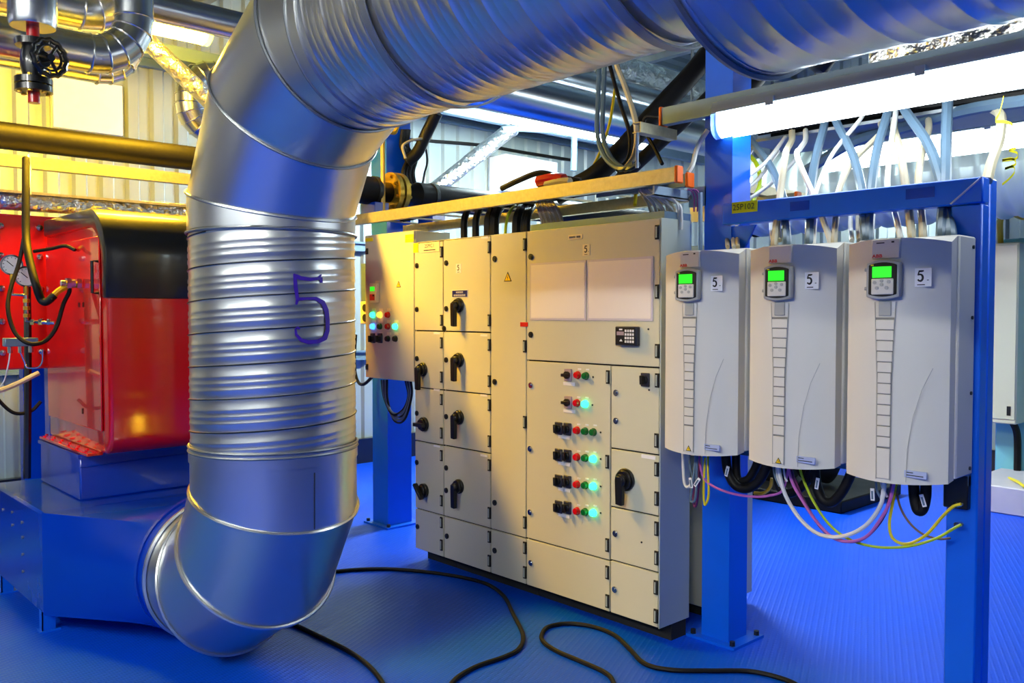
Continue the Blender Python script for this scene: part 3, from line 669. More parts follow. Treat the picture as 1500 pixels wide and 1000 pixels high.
for py in (738, 768):
    q = P(1408, py, X=XFR-.03); MB().cyl(q, q+V(-.025, .01, 0), .011, n=12).build('lug', 'chrome', fr)

# ------------------------------------------------------------------ frequency drives
DXF, DW, DH, DZ = 3.20, .365, .895, .982
def drive(y1, label, idx):
    t = thing('variable_drive', label, 'drive', (DXF+.12, y1-DW/2, DZ), 'white drives hung on the blue frame')
    n = 14; plan = []
    for i in range(n+1):
        s_ = i/n; plan.append((DXF+.048*(2*s_-.88)**2*(1.15 if s_ > .44 else 1.0), y1-DW*s_))
    zbot, ztop_ = DZ, DZ+DH
    # front cover with a bowed face and a lip that dips in the middle
    m = MB(); vs_ = []
    bot = lambda s_: zbot-.012*(1-(2*s_-.9)**2); top = lambda s_: ztop_-.02+.018*(1-(2*s_-.9)**2)
    for x, y in plan: vs_.append((x, y, bot((y1-y)/DW)))
    for x, y in plan: vs_.append((x, y, top((y1-y)/DW)))
    for x, y in plan: vs_.append((DXF+.12, y, zbot+.01))
    for x, y in plan: vs_.append((DXF+.12, y, ztop_))
    w_ = n+1; f = []
    for i in range(n): f += [(i, i+1, w_+i+1, w_+i), (w_+i, w_+i+1, 3*w_+i+1, 3*w_+i), (2*w_+i, 2*w_+i+1, i+1, i), (3*w_+i, 3*w_+i+1, 2*w_+i+1, 2*w_+i)]
    f += [(0, w_, 3*w_, 2*w_), (n, 2*w_+n, 3*w_+n, w_+n)]
    m.add(vs_, f).build('front_cover', 'drive_white', t)
    B((DXF+.12, y1+.006, zbot+.014), (DXF+.275, y1-DW-.008, ztop_+.004)).build('body', 'drive_white', t, bevel=.006)
    B((DXF+.262, y1+.0, zbot-.03), (DXF+.288, y1-DW, ztop_+.0)).build('mounting_plate', 'steel_grey', t)
    for z in (.04, .32, .60, .86): inst(MB().cyl((0, 0, 0), (0, -.005, 0), .007, n=10).mesh('screw', 'dark_steel'), 'screw', (DXF+.245, y1-DW-.008, DZ+z), t)
    yc_ = y1-.44*DW; xc = DXF-.001
    # header and keypad
    B((xc+.01, yc_+.052, ztop_-.078), (xc-.006, yc_-.052, ztop_-.006)).build('header_plate', 'drive_white', t, bevel=.003)
    text('ABB', .017, (xc-.0065, yc_+.030, ztop_-.068), t, 'ink_red', 1.25, 'logo', .03)
    if idx != 2: B((xc-.006, yc_+.034, ztop_-.022), (xc-.0068, yc_+.004, ztop_-.018)).build('print_line', 'ink', t)
    if idx != 2: B((xc-.006, yc_-.022, ztop_-.021), (xc-.0068, yc_-.032, ztop_-.015)).build('print_line', 'ink', t)
    z1, z0 = ztop_-.082, ztop_-.226
    arc = [(yc_+.062-.124*i/8, z1-.012+.012*(1-(i/4-1)**2)) for i in range(9)]+[(yc_-.062+.124*i/8, z0+.008-.010*(1-(i/4-1)**2)) for i in range(9)]
    MB().prism(arc, 0, xc-.002, xc-.026).build('keypad_holder', 'drive_grey', t, bevel=.003)
    arc2 = [(yc_+(p[0]-yc_)*.84, (z1+z0)/2+(p[1]-(z1+z0)/2)*.86) for p in arc]
    MB().prism(arc2, 0, xc-.024, xc-.030).build('keypad_bezel', 'gap_dark' if idx < 3 else 'gap_dark', t, bevel=.002)
    B((xc-.028, yc_+.040, z0+.016), (xc-.033, yc_-.042, z1-.070)).build('keypad', 'drive_white', t, bevel=.004)
    B((xc-.029, yc_+.036, z1-.066), (xc-.0325, yc_-.034, z1-.026)).build('display', 'screen_green', t)
    B((xc-.029, yc_+.042, z1-.022), (xc-.032, yc_+.032, z1-.018)).build('status_light', 'yellow_tape', t)
    km = MB().cyl((0, 0, 0), (-.003, 0, 0), .0065, n=12).mesh('key', 'drive_grey')
    for dy, dz in ((.026, -.084), (0, -.078), (0, -.092), (-.026, -.082), (.018, -.104), (-.018, -.104)): inst(km, 'key', (xc-.033, yc_+dy, z1+dz), t)
    for dz in (-.035, -.105): inst(MB().cyl((0, 0, 0), (0, .010, 0), .007, n=10).mesh('hinge_pin', 'drive_grey'), 'hinge_pin', (xc-.012, yc_+.062, z1+dz), t)
    B((xc+.002, yc_+.024, z0-.062), (xc-.004, yc_-.022, z0-.008)).build('grip_recess', 'drive_grey', t, bevel=.002)
    # ladder of little panels down the middle
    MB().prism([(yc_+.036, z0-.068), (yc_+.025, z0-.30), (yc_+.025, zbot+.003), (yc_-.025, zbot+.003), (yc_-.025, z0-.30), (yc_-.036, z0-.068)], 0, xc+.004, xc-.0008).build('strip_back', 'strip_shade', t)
    z = z0-.076; hs = .0395; k = 0
    while z-hs > zbot+.10:
        wd = .034-.010*min(1, k/5)
        B((xc+.004, yc_+wd, z-hs+.0035), (xc-.0035, yc_-wd, z-.0005)).build('cover_panel', 'drive_white', t, bevel=.0012); z -= hs; k += 1
    B((xc+.004, yc_+.024, zbot+.004), (xc-.0035, yc_-.024, z-.003)).build('cover_panel', 'drive_white', t, bevel=.0012)
    for s_ in (1, -1):
        pts = [(xc-.0015, yc_+s_*.039, z0-.01), (xc-.0015, yc_+s_*.036, z0-.08), (xc-.0015, yc_+s_*.028, z0-.30), (xc-.0015, yc_+s_*.0265, zbot+.0)]
        MB().tube(pts, .0014, 4).build('groove_line', 'drive_grey', t)
    if idx < 3: warning((xc-.004, yc_-.002, zbot+.018), .024, t)
    yn = y1-DW*.80; xn = DXF+.0215
    number_sign((DXF+.018, y1-DW*.775, ztop_-.150), .068, .066, t, dh=.62)
    s_ = B((DXF+.016, y1-DW*.64, zbot+.045), (DXF+.008, y1-DW*.86, zbot+.018)).build('name_plate', 'label_lilac', t, bevel=.002)
    for zz in (.036, .026): B((DXF+.0085, y1-DW*.66, zbot+zz), (DXF+.0072, y1-DW*(.73 if zz > .03 else .83), zbot+zz+.003)).build('print_line', 'ink', s_)
    MB().tube([(DXF+.0055+.045*max(0, (s2-.5))**2, y1-DW*s2, DZ+zz2) for s2, zz2 in ((.66, .0), (.67, .12), (.72, .24), (.80, .34), (.9, .42))], .0012, 4).build('groove_line', 'drive_grey', t)
    return t
yl = [2.472, 2.030, 1.600]
drive(yl[0], 'white wall drive hung beside the switchgear cabinet', 1); drive(yl[1], 'middle white drive of the three on the blue frame', 2); drive(yl[2], 'white drive next to the free-standing double post of the blue frame', 3)

# ------------------------------------------------------------------ lamps
def tube_lamp(label, p, ax, length, glow, wd=.11, hh=.10, rods=None, tilt=0):
    """fluorescent batten: housing on top, rounded glowing diffuser below; p = start of the axis at diffuser bottom level"""
    p = V(p); a = V(ax); s_ = a.cross(K).normalized()
    t = thing('fluorescent_lamp', label, 'lamp', p+a*length/2)
    def prof(pts, l0, l1):
        m = MB(); n = len(pts)
        v = [p+a*l0+s_*x+K*z for x, z in pts]+[p+a*l1+s_*x+K*z for x, z in pts]
        return m.add(v, [tuple(range(n-1, -1, -1)), tuple(range(n, 2*n))]+[(i, (i+1) % n, n+(i+1) % n, n+i) for i in range(n)])
    h_ = wd/2
    dif = [(h_*math.cos(R(180+180*i/10)), hh*.55+hh*.55*math.sin(R(180+180*i/10))) for i in range(11)]+[(h_, hh), (-h_, hh)]
    prof(dif, .03, length-.03).build('diffuser', glow, t)
    prof([(-h_*.98, hh), (h_*.98, hh), (h_*.98, hh+.02), (h_*.75, hh+.055), (-h_*.75, hh+.055), (-h_*.98, hh+.02)], .0, length).build('housing', 'lamp_house', t)
    dif2 = [(x*1.04, z*1.0-.004) for x, z in dif]
    for l0, l1 in ((0, .04), (length-.04, length)): prof(dif2, l0, l1).build('end_cap', 'lamp_end', t)
    for f in (.16, .5, .84): prof([(-h_*1.06, hh-.012), (h_*1.06, hh-.012), (h_*1.06, hh+.028), (-h_*1.06, hh+.028)], length*f-.02, length*f+.02).build('clip', 'lamp_house', t)
    if rods:
        for f in (.2, .8): MB().cyl(p+a*length*f+K*(hh+.05), V((p+a*length*f).x, (p+a*length*f).y, rods), .006, n=6).build('hanger_rod', 'galv_dull', t)
    return t
# lamp over the drives (runs along -Y)
LX = 3.60; q = P(1052, 203, X=LX)
tube_lamp('long fluorescent batten lamp fixed under the grey strut above the drives', (LX, q.y, q.z-.006), (0, -1, 0), 1.95, 'glow_cool', .125, .115)
q = P(1212, 252, X=6.0)
tube_lamp('fluorescent lamp hanging behind the drives in front of the far duct', (6.0, q.y, q.z), (0, -1, 0), 2.2, 'glow_rear', .15, .14, rods=4.66)
q = P(742, 172, Y=5.6)
tube_lamp('fluorescent lamp hanging over the back of the switchgear', (q.x, 5.6, q.z-.04), (1, 0, 0), 1.85, 'glow_centre', .21, .19, rods=4.66)
q = P(305, 62, Y=5.5)
tube_lamp('warm yellow lamp hanging between the insulated pipes', (q.x-1.35, 5.5, q.z-.02), (1, 0, 0), 1.35, 'glow_warm', .17, .14, rods=4.66)
for x, y in ((-3.1, 3.9), (-3.1, 1.6), (-3.1, -.8)):  # fill lamps added out of view to light the cabinet fronts
    tube_lamp('unseen fluorescent fill lamp added in the open aisle', (x, y, 3.85), (0, -1, 0), 1.5, 'glow_fill', .16, .12, rods=4.66)['group'] = 'added fill lamps behind the viewer'

# ------------------------------------------------------------------ struts, brackets and tray rails
def rail(name, label, a, b, h, wd, m, group=None, caps=(), slots=False, cat='rail'):
    """open channel section between a and b (straight along one axis); a,b = lower near corners"""
    a, b = V(a), V(b); ax = 0 if abs(b.x-a.x) > abs(b.y-a.y) else 1
    t = thing(name, label, cat, (a+b)/2, group); c = a[1-ax]; z = a.z; e = .004
    poly = [(c, z), (c+wd, z), (c+wd, z+e), (c+e, z+e), (c+e, z+h-e), (c+wd, z+h-e), (c+wd, z+h), (c, z+h)]
    if ax == 0: MB().prism(poly, 0, a.x, b.x).build('channel', m, t, smooth=False)
    else: MB().prism(poly, 1, a.y, b.y).build('channel', m, t, smooth=False)
    for end in caps:
        v = [a, b][end][ax]; s_ = .018 if (end == 1) == (b[ax] > a[ax]) else -.018
        lo = [0, 0, 0]; hi = [0, 0, 0]; lo[ax] = v; hi[ax] = v+s_; lo[1-ax] = c-.006; hi[1-ax] = c+wd+.006; lo[2] = z-.006; hi[2] = z+h+.006
        B(lo, hi).build('end_cap', 'orange', t, bevel=.005)
    return t
# strut above the lamp
za, zb_ = 2.535, 2.66
SX = 3.56
st = rail('steel_strut', 'long grey steel strut above the bright lamp, orange cap on its end', (SX, .3, 2.545), (SX, 2.75, 2.545), .085, .05, 'steel_grey', caps=(1,))
for px, py in ((1145, 141), (1405, 84)):
    q = P(px, py, X=SX); B(q+V(0, .016, -.06), q+V(-.004, -.016, .02)).build('lug', 'lamp_house', st); MB().cyl(q, q+V(-.008, 0, 0), .006, n=8).build('bolt', 'dark_steel', st)
MB().tube(smooth_path([(SX-.004, 2.3, 2.535), (SX-.006, 1.9, 2.528), (SX-.006, 1.3, 2.531), (SX-.006, .6, 2.526)]), .004, 6).build('wire', 'white_cable', st)
rail('bracket_arm', 'cream bracket arm at the end of the long grey strut', (3.33, 2.70, 2.47), (3.62, 2.70, 2.47), .05, .05, 'zinc_rail', cat='bracket')
# tray rails over the switchgear
TX = 3.30
q0, q1 = P(988, 262, X=TX), P(517, 327, X=TX)
rail('tray_rail', 'yellowish galvanised tray rail running above the switchgear, orange cap on its end', (TX, q1.y+.6, q0.z-.012), (TX, q0.y, q0.z-.012), .068, .04, 'zinc_rail', caps=(1,))
rail('tray_rail', 'lower yellowish tray rail behind the cables over the switchgear', (3.72, 5.2, 2.17), (3.72, 2.62, 2.17), .06, .04, 'zinc_rail')
rail('tray_rail', 'short grey rail with an orange cap beside the blue column', (3.46, 3.1, 2.205), (3.46, 2.53, 2.205), .06, .045, 'steel_grey', caps=(1,))
rung = MB().box((0, -.018, 0), (.42, .018, .008)).mesh('tray_rung', 'zinc_rail')
tr = thing('cable_tray', 'galvanised cable tray bottom with cross rungs above the switchgear', 'tray', (3.34, 4.0, 2.19), )
for i in range(9): inst(rung, 'tray_rung', (3.34, 2.85+.28*i, 2.235), tr)
for y in (3.3, 4.3): B((3.345, y, 2.235), (3.349, y+.02, 2.243)).build('tray_clip', 'zinc_rail', tr)
br = thing('tray_bracket', 'pale steel bracket under the tray rails bolted to the blue column', 'bracket', (3.45, 2.5, 2.13))
a = P(962, 252, X=3.30); B((3.30, 2.60, 2.155), (3.60, 2.59, 2.20)).build('arm', 'lamp_house', br); B((3.30, 2.64, 2.155), (3.60, 2.59, 2.160)).build('flange', 'lamp_house', br)
B((3.585, 2.60, 2.12), (3.60, 2.50, 2.215)).build('end_plate', 'lamp_house', br); MB().cyl((3.57, 2.588, 2.168), (3.57, 2.578, 2.168), .012, n=8).build('bolt', 'chrome', br)
MB().tube([(3.33, 2.72, 2.47), (3.33, 2.72, 2.30)], .008, 8).build('rod', 'lamp_house', br)
# far tray rails behind the frame
rail('tray_rail', 'pale tray rail with orange end cap seen between the column and the drives', (4.15, 3.0, 2.16), (4.15, 2.35, 2.16), .06, .04, 'zinc_rail', caps=(1,))
rail('tray_rail', 'tray rail crossing behind the blue frame, orange cap near the drives', (4.02, 2.9, 2.10), (4.02, 2.08, 2.10), .055, .04, 'zinc_rail', caps=(1,))
rail('bracket_arm', 'long pale bracket arm crossing below the overhead cable bundle', (3.7, 2.508, 2.2205), (4.6, 2.508, 2.2205), .05, .05, 'zinc_rail', cat='bracket')
B_ = B((4.1, -.6, 2.50), (4.55, 2.6, 2.515)).build('cable_ladder', 'galv_dull'); tag(B_, 'flat galvanised overhead cable ladder above and behind the drives', 'tray')

# ------------------------------------------------------------------ cables into the switchgear
rnd = random.Random(3)
for i in range(12):
    u = i/11
    cable('thin_cable', '', [P(948+3*math.sin(i*2.1), 268, X=3.52), P(935+u*14, 276, X=3.47), P(948+u*44, 298+5*math.sin(i*1.7), X=3.46+.02*math.sin(i*2.3)), P(954+u*44, 316, X=3.47), (3.47, P(954+u*44, 318, X=3.47).y, 2.0)], .006+.001*(i % 3), 'white_cable' if i % 3 else 'cream_cable', n=6, k=5)
    o = bpy.context.scene.collection.objects[-1]
    tag(o, 'thin pale cable in the fan dropping into the corner of the wide cabinet', 'cable', 'pale cable fan over the cabinet corner')
for i in range(14):
    u = i/13
    o = cable('thin_cable', 'x', [P(790+u*10, 288-(i % 3), X=3.60), P(786+u*22, 294, X=3.52), P(790+u*30, 312, X=3.46), P(795+u*30, 330, X=3.45), (3.45, P(795+u*30, 333, X=3.45).y, 2.0)], .007, 'cream_cable' if i % 3 else 'white_cable', n=6, k=5)
    tag(o, 'thin cream cable in the bundle dropping into the wide cabinet top', 'cable', 'cream cable bundle over the wide cabinet')
for i, (px, r) in enumerate(((680, .022), (697, .022), (716, .03), (724, .03), (757, .028), (768, .02), (772, .02))):
    o = cable('black_cable', 'x', [P(px+9, 302, X=3.66), P(px+3, 312, X=3.50), P(px, 326, X=3.46), (3.46, P(px, 330, X=3.46).y, 2.0)], r, 'black_rubber')
    tag(o, 'thick black cable dropping from the tray into the switchgear top', 'cable', 'black cables into the switchgear top')
cable('earth_cable', 'yellow-green earth cable dropping into the switchgear top', [P(756, 300, X=3.6), P(747, 310, X=3.45), P(741, 330, X=3.44), (3.44, P(740, 335, X=3.44).y, 2.0)], .009, 'yellow_green')
cable('earth_cable', 'short yellow earth cable beside the pale cable fan', [P(936, 272, X=3.6), P(932, 282, X=3.55), P(930, 300, X=3.5)], .010, 'yellow_cable')
# black runs lying in the tray
for i in range(5):
    yy = [2.75, 3.3, 3.9, 4.5, 5.1]
    o = cable('black_cable', 'x', [(3.39+.06*i+.015*math.sin(i+y*3), y, 2.262+.012*(i % 2)+.008*math.sin(y*5+i)) for y in yy], .017, 'black_rubber')
    tag(o, 'black cable lying lengthwise in the tray above the switchgear', 'cable', 'black cables lying in the tray')
cable('cable_splice', 'rust red wrapped cable splice lying on the tray rail', [P(790, 266, X=3.36), P(812, 262, X=3.36), P(826, 264, X=3.36)], .035, 'red_matt', 'splice')
cable('cable_splice', 'cream wrapped cable splice lying beside the rust red one', [P(800, 271, X=3.34), P(822, 266, X=3.34), P(835, 266, X=3.34)], .022, 'cream_cable', 'splice')
cable('black_cable', 'loose black cable arching over the tray rail near the splices', [P(735, 276, X=3.4), P(760, 264, X=3.4), P(790, 253, X=3.42), P(815, 258, X=3.45), P(850, 265, X=3.5)], .016, 'black_rubber')
# loop of grey cables hanging from the overhead duct
for i, (a, c) in enumerate(((876, 'grey_cable'), (884, 'grey_cable'))):
    cable('grey_cable', ['pale grey cable hanging in a long loop under the overhead duct', 'second pale grey cable hanging beside the long grey loop'][i],
        [P(a+2, 95, X=3.9), P(a, 150, X=3.8), P(a-1, 195, X=3.7), P(a+10, 230, X=3.6), P(a+32, 247, X=3.5), P(a+52, 240, X=3.5)], .014, c)
cable('black_cable', 'thin black cable curving from the overhead duct down to the tray', [P(893, 95, X=3.9), P(908, 150, X=3.8), P(922, 195, X=3.7), P(921, 230, X=3.6), P(905, 250, X=3.5)], .012, 'black_rubber')
cable('white_cable', 'thick off-white cable curving from the overhead duct down to the tray', [P(903, 95, X=3.9), P(920, 140, X=3.8), P(932, 185, X=3.7), P(930, 225, X=3.6), P(915, 249, X=3.5)], .016, 'cream_cable')
cable('black_cable', 'short black cable hooking from the strut end down to the tray', [P(965, 172, X=3.62), P(946, 172, X=3.6), P(944, 190, X=3.6), P(958, 215, X=3.55), P(970, 240, X=3.5)], .010, 'black_rubber')
cable('yellow_cable', 'thin yellow cable behind the hanging grey loop', [P(901, 130, X=4.0), P(893, 180, X=3.9), P(880, 220, X=3.8), P(867, 248, X=3.7)], .009, 'yellow_cable')
cable('white_cable', 'off-white cable bent over the bracket arm beside the lamp end', [P(1037, 190, X=3.58), P(1022, 215, X=3.56), P(1015, 240, X=3.5), P(1008, 252, X=3.48)], .012, 'white_cable')
cable('flexible_hose', 'thick black flexible hose rising diagonally from the tray to the roof', [P(815, 286, X=3.62), P(870, 258, X=3.72), P(915, 215, X=3.85), P(965, 160, X=4.0), P(1010, 112, X=4.15), P(1040, 75, X=4.3)], .058, 'black_rubber', 'hose', n=12)
cable('flexible_hose', 'black hose running parallel behind the diagonal one', [P(900, 270, X=4.0), P(960, 215, X=4.15), P(1015, 165, X=4.3), P(1060, 120, X=4.4)], .04, 'black_rubber', 'hose', n=10)
cable('flexible_hose', 'dark hose arching from behind the column toward the roof beam', [P(1080, 135, X=4.2), P(1105, 118, X=4.3), P(1130, 90, X=4.5), P(1175, 78, X=4.7), P(1215, 70, X=4.65), (4.6, P(1215, 70, X=4.65).y, 4.25)], .05, 'black_rubber', 'hose', n=10)
cable('conduit', 'grey conduit pipe running down beside the corner of the wide cabinet', [P(1026, 282, X=3.57), P(1026, 300, X=3.57), P(1026, 360, X=3.57), P(1026, 420, X=3.57)], .011, 'lamp_house', 'conduit')
for i, px in enumerate((1015, 1020, 1024)):
    o = cable('pink_wire', 'x', [P(px-8, 277, X=3.56), P(px-2, 280, X=3.57), P(px+2, 290, X=3.57), P(px+1.5, 310, X=3.57)], .004, 'pink_cable', n=5)
    tag(o, 'thin pink wire entering the top of the grey conduit pipe', 'wire', 'pink wires at the conduit top')
# coil under the hanging control cabinet
for i in range(7):
    s_ = i/6
    o = cable('coiled_cable', 'x', [P(559+s_*8, 556, X=3.45), P(562+s_*6, 580+s_*6, X=3.46), P(574+s_*4, 606+s_*10-4*(i % 2), X=3.45+.02*s_), P(590+s_*3, 600+s_*14, X=3.46), P(598+s_*5, 580, X=3.47), P(594+s_*8, 556, X=3.45)], .0075, 'grey_cable' if i % 3 else 'black_rubber', n=6)
    tag(o, 'grey cable hanging in a loop under the control cabinet', 'cable', 'cable loops under the control cabinet')
cable('black_cable', 'black cable running down the wall gap left of the control cabinet', [P(521, 490, X=3.5), P(519, 530, X=3.5), P(523, 556, X=3.5), P(534, 562, X=3.46), (3.46, 5.10, 1.22)], .012, 'black_rubber')

# ------------------------------------------------------------------ cables above the drives
ups = [(1096, 200, 1147, 290, 1152, 350, 'grey_cable', .02), (1207, 185, 1187, 285, 1186, 350, 'grey_cable', .02), (1225, 178, 1262, 275, 1268, 345, 'grey_cable', .02), (1300, 165, 1277, 270, 1273, 345, 'grey_cable', .02),
       (1325, 160, 1378, 262, 1392, 340, 'grey_cable', .022), (1388, 150, 1385, 258, 1380, 338, 'grey_cable', .022), (1262, 172, 1196, 280, 1192, 352, 'white_cable', .01), (1312, 165, 1300, 272, 1318, 345, 'white_cable', .012),
       (1310, 190, 1322, 240, 1335, 342, 'cream_cable', .016), (1180, 205, 1168, 230, 1215, 350, 'white_cable', .013), (1160, 205, 1150, 230, 1135, 352, 'cream_cable', .016), (1290, 195, 1230, 275, 1222, 350, 'cream_cable', .014), (1360, 190, 1345, 265, 1352, 342, 'cream_cable', .015)]
dsc = ['nearest the column', 'rising over the middle drive', 'crossing toward the outer drive', 'beside the crossing pair', 'with a wide bend over the outer drive', 'running straight up over the outer drive',
       'crossing down to the middle drive of the frame', 'beside the supply cables of the outer drive', 'bent behind the supply cables of the outer drive', 'with a hooked bend over the middle drive',
       'slightly bent between the column and the middle drive', 'slanting down from the outer side to the middle drive', 'rising near the frame corner above the outer drive']
for i, (x0, y0, x1, y1, x2, y2, mt, r) in enumerate(ups):
    kind = {'grey_cable': 'thick blue-grey supply cable', 'white_cable': 'thin white cable', 'cream_cable': 'cream cable'}[mt]
    lab = kind+' '+dsc[i]
    pts = [P(x0, y0-14, X=4.1), P(x0, y0, X=4.0), P((x0*.45+x1*.55)+(x0-x1)*-.1, (y0+y1)/2, X=3.86), P(x1, y1, X=3.68), P((x1+x2)/2, (y1+y2)/2-4, X=3.60), P(x2, y2-2, X=3.44), P(x2, y2+14, X=3.42)]
    tag(cable(mt if mt != 'grey_cable' else 'supply_cable', 'x', pts, r, mt, n=8), lab, 'cable', None if i < 6 else kind+'s above the drives')
for i in range(9):
    z0 = 2.54+.03*(i % 3); x0 = 4.15+.045*i
    o = cable('overhead_cable', 'x', [(x0, -.4, z0), (x0+.03, .6, z0+.015*math.sin(i)), (x0, 1.3, z0-.01), (x0-.02, 2.0, z0+.02), (x0-.1, 2.5, z0)], .022+.006*(i % 2), ['black_rubber', 'grey_cable', 'cream_cable'][i % 3], n=7)
    tag(o, ['black', 'grey', 'cream'][i % 3]+' cable lying on the overhead ladder behind the lamp', 'cable', ['black', 'grey', 'cream'][i % 3]+' cables on the overhead ladder')
cable('overhead_cable', 'orange-brown insulated cable sagging below the overhead ladder', [P(1230, 200, X=4.5), P(1300, 178, X=4.4), P(1390, 165, X=4.3), P(1500, 142, X=4.2), P(1560, 132, X=4.2)], .03, 'brown_cable')
cable('overhead_cable', 'thick blue-grey cable sweeping below the overhead ladder', [P(1180, 250, X=4.3), P(1250, 208, X=4.3), P(1330, 185, X=4.2), P(1420, 160, X=4.1), P(1500, 148, X=4.0), P(1560, 140, X=4.0)], .028, 'grey_cable')
cable('earth_cable', 'yellow-green earth cable bowed beside the blue column', [P(1080, 226, X=4.0), P(1098, 228, X=3.95), P(1110, 245, X=3.9), P(1113, 270, X=3.85), P(1105, 290, X=3.8), P(1100, 310, X=3.75)], .011, 'yellow_green')
for i, (a, b) in enumerate((((1085, 285), (1130, 235)), ((1070, 290), (1098, 225)), ((1092, 262), (1140, 215)), ((1085, 300), (1160, 240)))):
    o = cable('white_cable', 'x', [P(a[0], a[1], X=3.75), P((a[0]+b[0])/2+5, (a[1]+b[1])/2, X=3.85), P(b[0], b[1], X=4.0), P(b[0]+10, b[1]-14, X=4.1)], .010, 'white_cable')
    tag(o, 'thin white cable fanning out between the column and the drives', 'cable', 'white cables fanning out beside the column')
for i, px in enumerate((1064, 1073, 1079, 1130, 1140, 1246, 1257)):
    o = cable('white_cable', 'x', [P(px, 316, X=3.66), P(px, 335, X=3.60), P(px+2, 352 if px > 1100 else 362, X=3.44)], .010, 'white_cable' if i % 2 else 'cream_cable')
    tag(o, 'pale cable entering a drive from under the blue top bar', 'cable', 'pale cables under the blue top bar')
# yellow marker ribbons
def ribbon(name, label, pts, wd):
    path = smooth_path(pts, 5); m = MB(); v = []
    for i, p in enumerate(path):
        v += [p+V(0, 0, wd*.5), p+V(0, .0, -wd*.5), p+V(.002, 0, -wd*.5), p+V(.002, 0, wd*.5)]
    m.add(v, [(4*i+a, 4*i+(a+1) % 4, 4*i+4+(a+1) % 4, 4*i+4+a) for i in range(len(path)-1) for a in range(4)]+[(0, 1, 2, 3), tuple(len(v)-4+j for j in range(4))])
    return tag(m.build(name, 'yellow_tape', smooth=False), label, 'tape')
ribbon('marker_tape', 'yellow plastic tape curling from the overhead ladder', pxpath([(1470, 142), (1464, 165), (1458, 177), (1470, 178), (1482, 182), (1484, 190)], 3.75), .012)
ribbon('marker_tape', 'zigzag yellow plastic tape springing from the top of the frame post', pxpath([(1468, 270), (1478, 262), (1486, 252), (1484, 244), (1472, 247), (1488, 240), (1482, 232), (1468, 235), (1488, 232), (1490, 224), (1478, 220), (1488, 217)], 3.7), .009)
ribbon('marker_tape', 'yellow tape tied round the cable above the frame corner', pxpath([(1445, 262), (1445, 245), (1447, 235), (1460, 234)], 3.72), .010)
cable('supply_cable', 'olive grey cable rising from the corner of the blue frame', [P(1446, 265, X=3.62), P(1452, 240, X=3.7), P(1464, 205, X=3.85), P(1466, 170, X=4.0), P(1455, 160, X=4.1)], .02, 'cream_cable')

# ------------------------------------------------------------------ cables below the drives
XD = 3.36
def dc(name, label, pts, r, mt, X=XD, n=7): return cable(name, label, [P(p[0], p[1], X=p[2] if len(p) > 2 else X) for p in pts], r, mt, n=n)
dc('earth_cable', 'yellow earth cable in a narrow loop below the drive beside the switchgear', [(1037, 662), (1037, 690), (1038, 725), (1033, 739), (1031, 730), (1031, 705), (1033, 670)], .0055, 'yellow_cable')
dc('white_cable', 'white cable looping low below the drive beside the switchgear', [(1000, 655), (1001, 690), (1003, 708), (1008, 713), (1014, 705), (1018, 690), (1020, 660)], .007, 'white_cable')
dc('white_cable', 'lilac-white cable hanging in a deep loop below the first drive', [(1020, 658), (1017, 690), (1013, 720), (1012, 733), (1017, 733), (1020, 715), (1021, 665)], .006, 'grey_cable', 3.34)
dc('purple_cable', 'dark purple cable loop hanging behind the white loops', [(1025, 660), (1024, 700), (1021, 735), (1017, 741), (1016, 728), (1018, 700), (1022, 665)], .006, 'purple_cable', 3.38)
dc('pink_cable', 'pink cable swinging from the first drive across to the middle one', [(1023, 665), (1030, 698), (1045, 712), (1070, 722), (1100, 727), (1125, 726), (1146, 718), (1155, 685)], .0055, 'pink_cable')
dc('supply_cable', 'thick black supply cable in a deep loop between the first two drives', [(1062, 655), (1066, 690), (1078, 711), (1095, 715), (1112, 704), (1122, 685), (1127, 670)], .021, 'black_rubber', 3.40, 10)
dc('supply_cable', 'thick black supply cable bent sharply left of the middle drive', [(1078, 655), (1080, 700), (1094, 703), (1104, 690), (1112, 672)], .019, 'black_rubber', 3.44, 10)
dc('supply_cable', 'thick black supply cable under the middle of the second drive', [(1138, 668), (1140, 705), (1152, 722), (1170, 716), (1184, 700), (1190, 672)], .020, 'black_rubber', 3.42, 10)
dc('supply_cable', 'thick black supply cable looping between the second and third drives', [(1193, 672), (1195, 705), (1204, 730), (1218, 735), (1232, 722), (1242, 704), (1248, 690)], .021, 'black_rubber', 3.40, 10)
dc('supply_cable', 'thick black supply cable hanging below the outer drive', [(1338, 700), (1340, 730), (1345, 747), (1352, 744), (1356, 725), (1356, 700)], .021, 'black_rubber', 3.40, 10)
dc('control_cable', 'thick white control cable hanging in a wide arc between two drives', [(1139, 672), (1143, 700), (1152, 728), (1170, 757), (1192, 778), (1215, 786), (1240, 784), (1265, 772), (1283, 752), (1293, 730), (1296, 700)], .0085, 'white_cable', 3.33)
dc('control_cable', 'purple control cable hanging below the wide white arc', [(1153, 675), (1160, 705), (1175, 732), (1195, 762), (1220, 787), (1245, 793), (1270, 785), (1290, 760), (1303, 735), (1311, 700)], .0065, 'pink_cable', 3.35)
dc('control_cable', 'dark purple control cable twisted behind the lighter purple one', [(1156, 678), (1166, 708), (1184, 745), (1208, 778), (1235, 792), (1262, 790), (1285, 770), (1300, 742), (1308, 700)], .0065, 'purple_cable', 3.37)
dc('earth_cable', 'yellow-green earth cable sagging from the second drive to the post lug', [(1169, 675), (1176, 700), (1192, 735), (1215, 768), (1245, 790), (1285, 801), (1330, 800), (1370, 789), (1395, 775), (1408, 768)], .0055, 'yellow_green', 3.38)
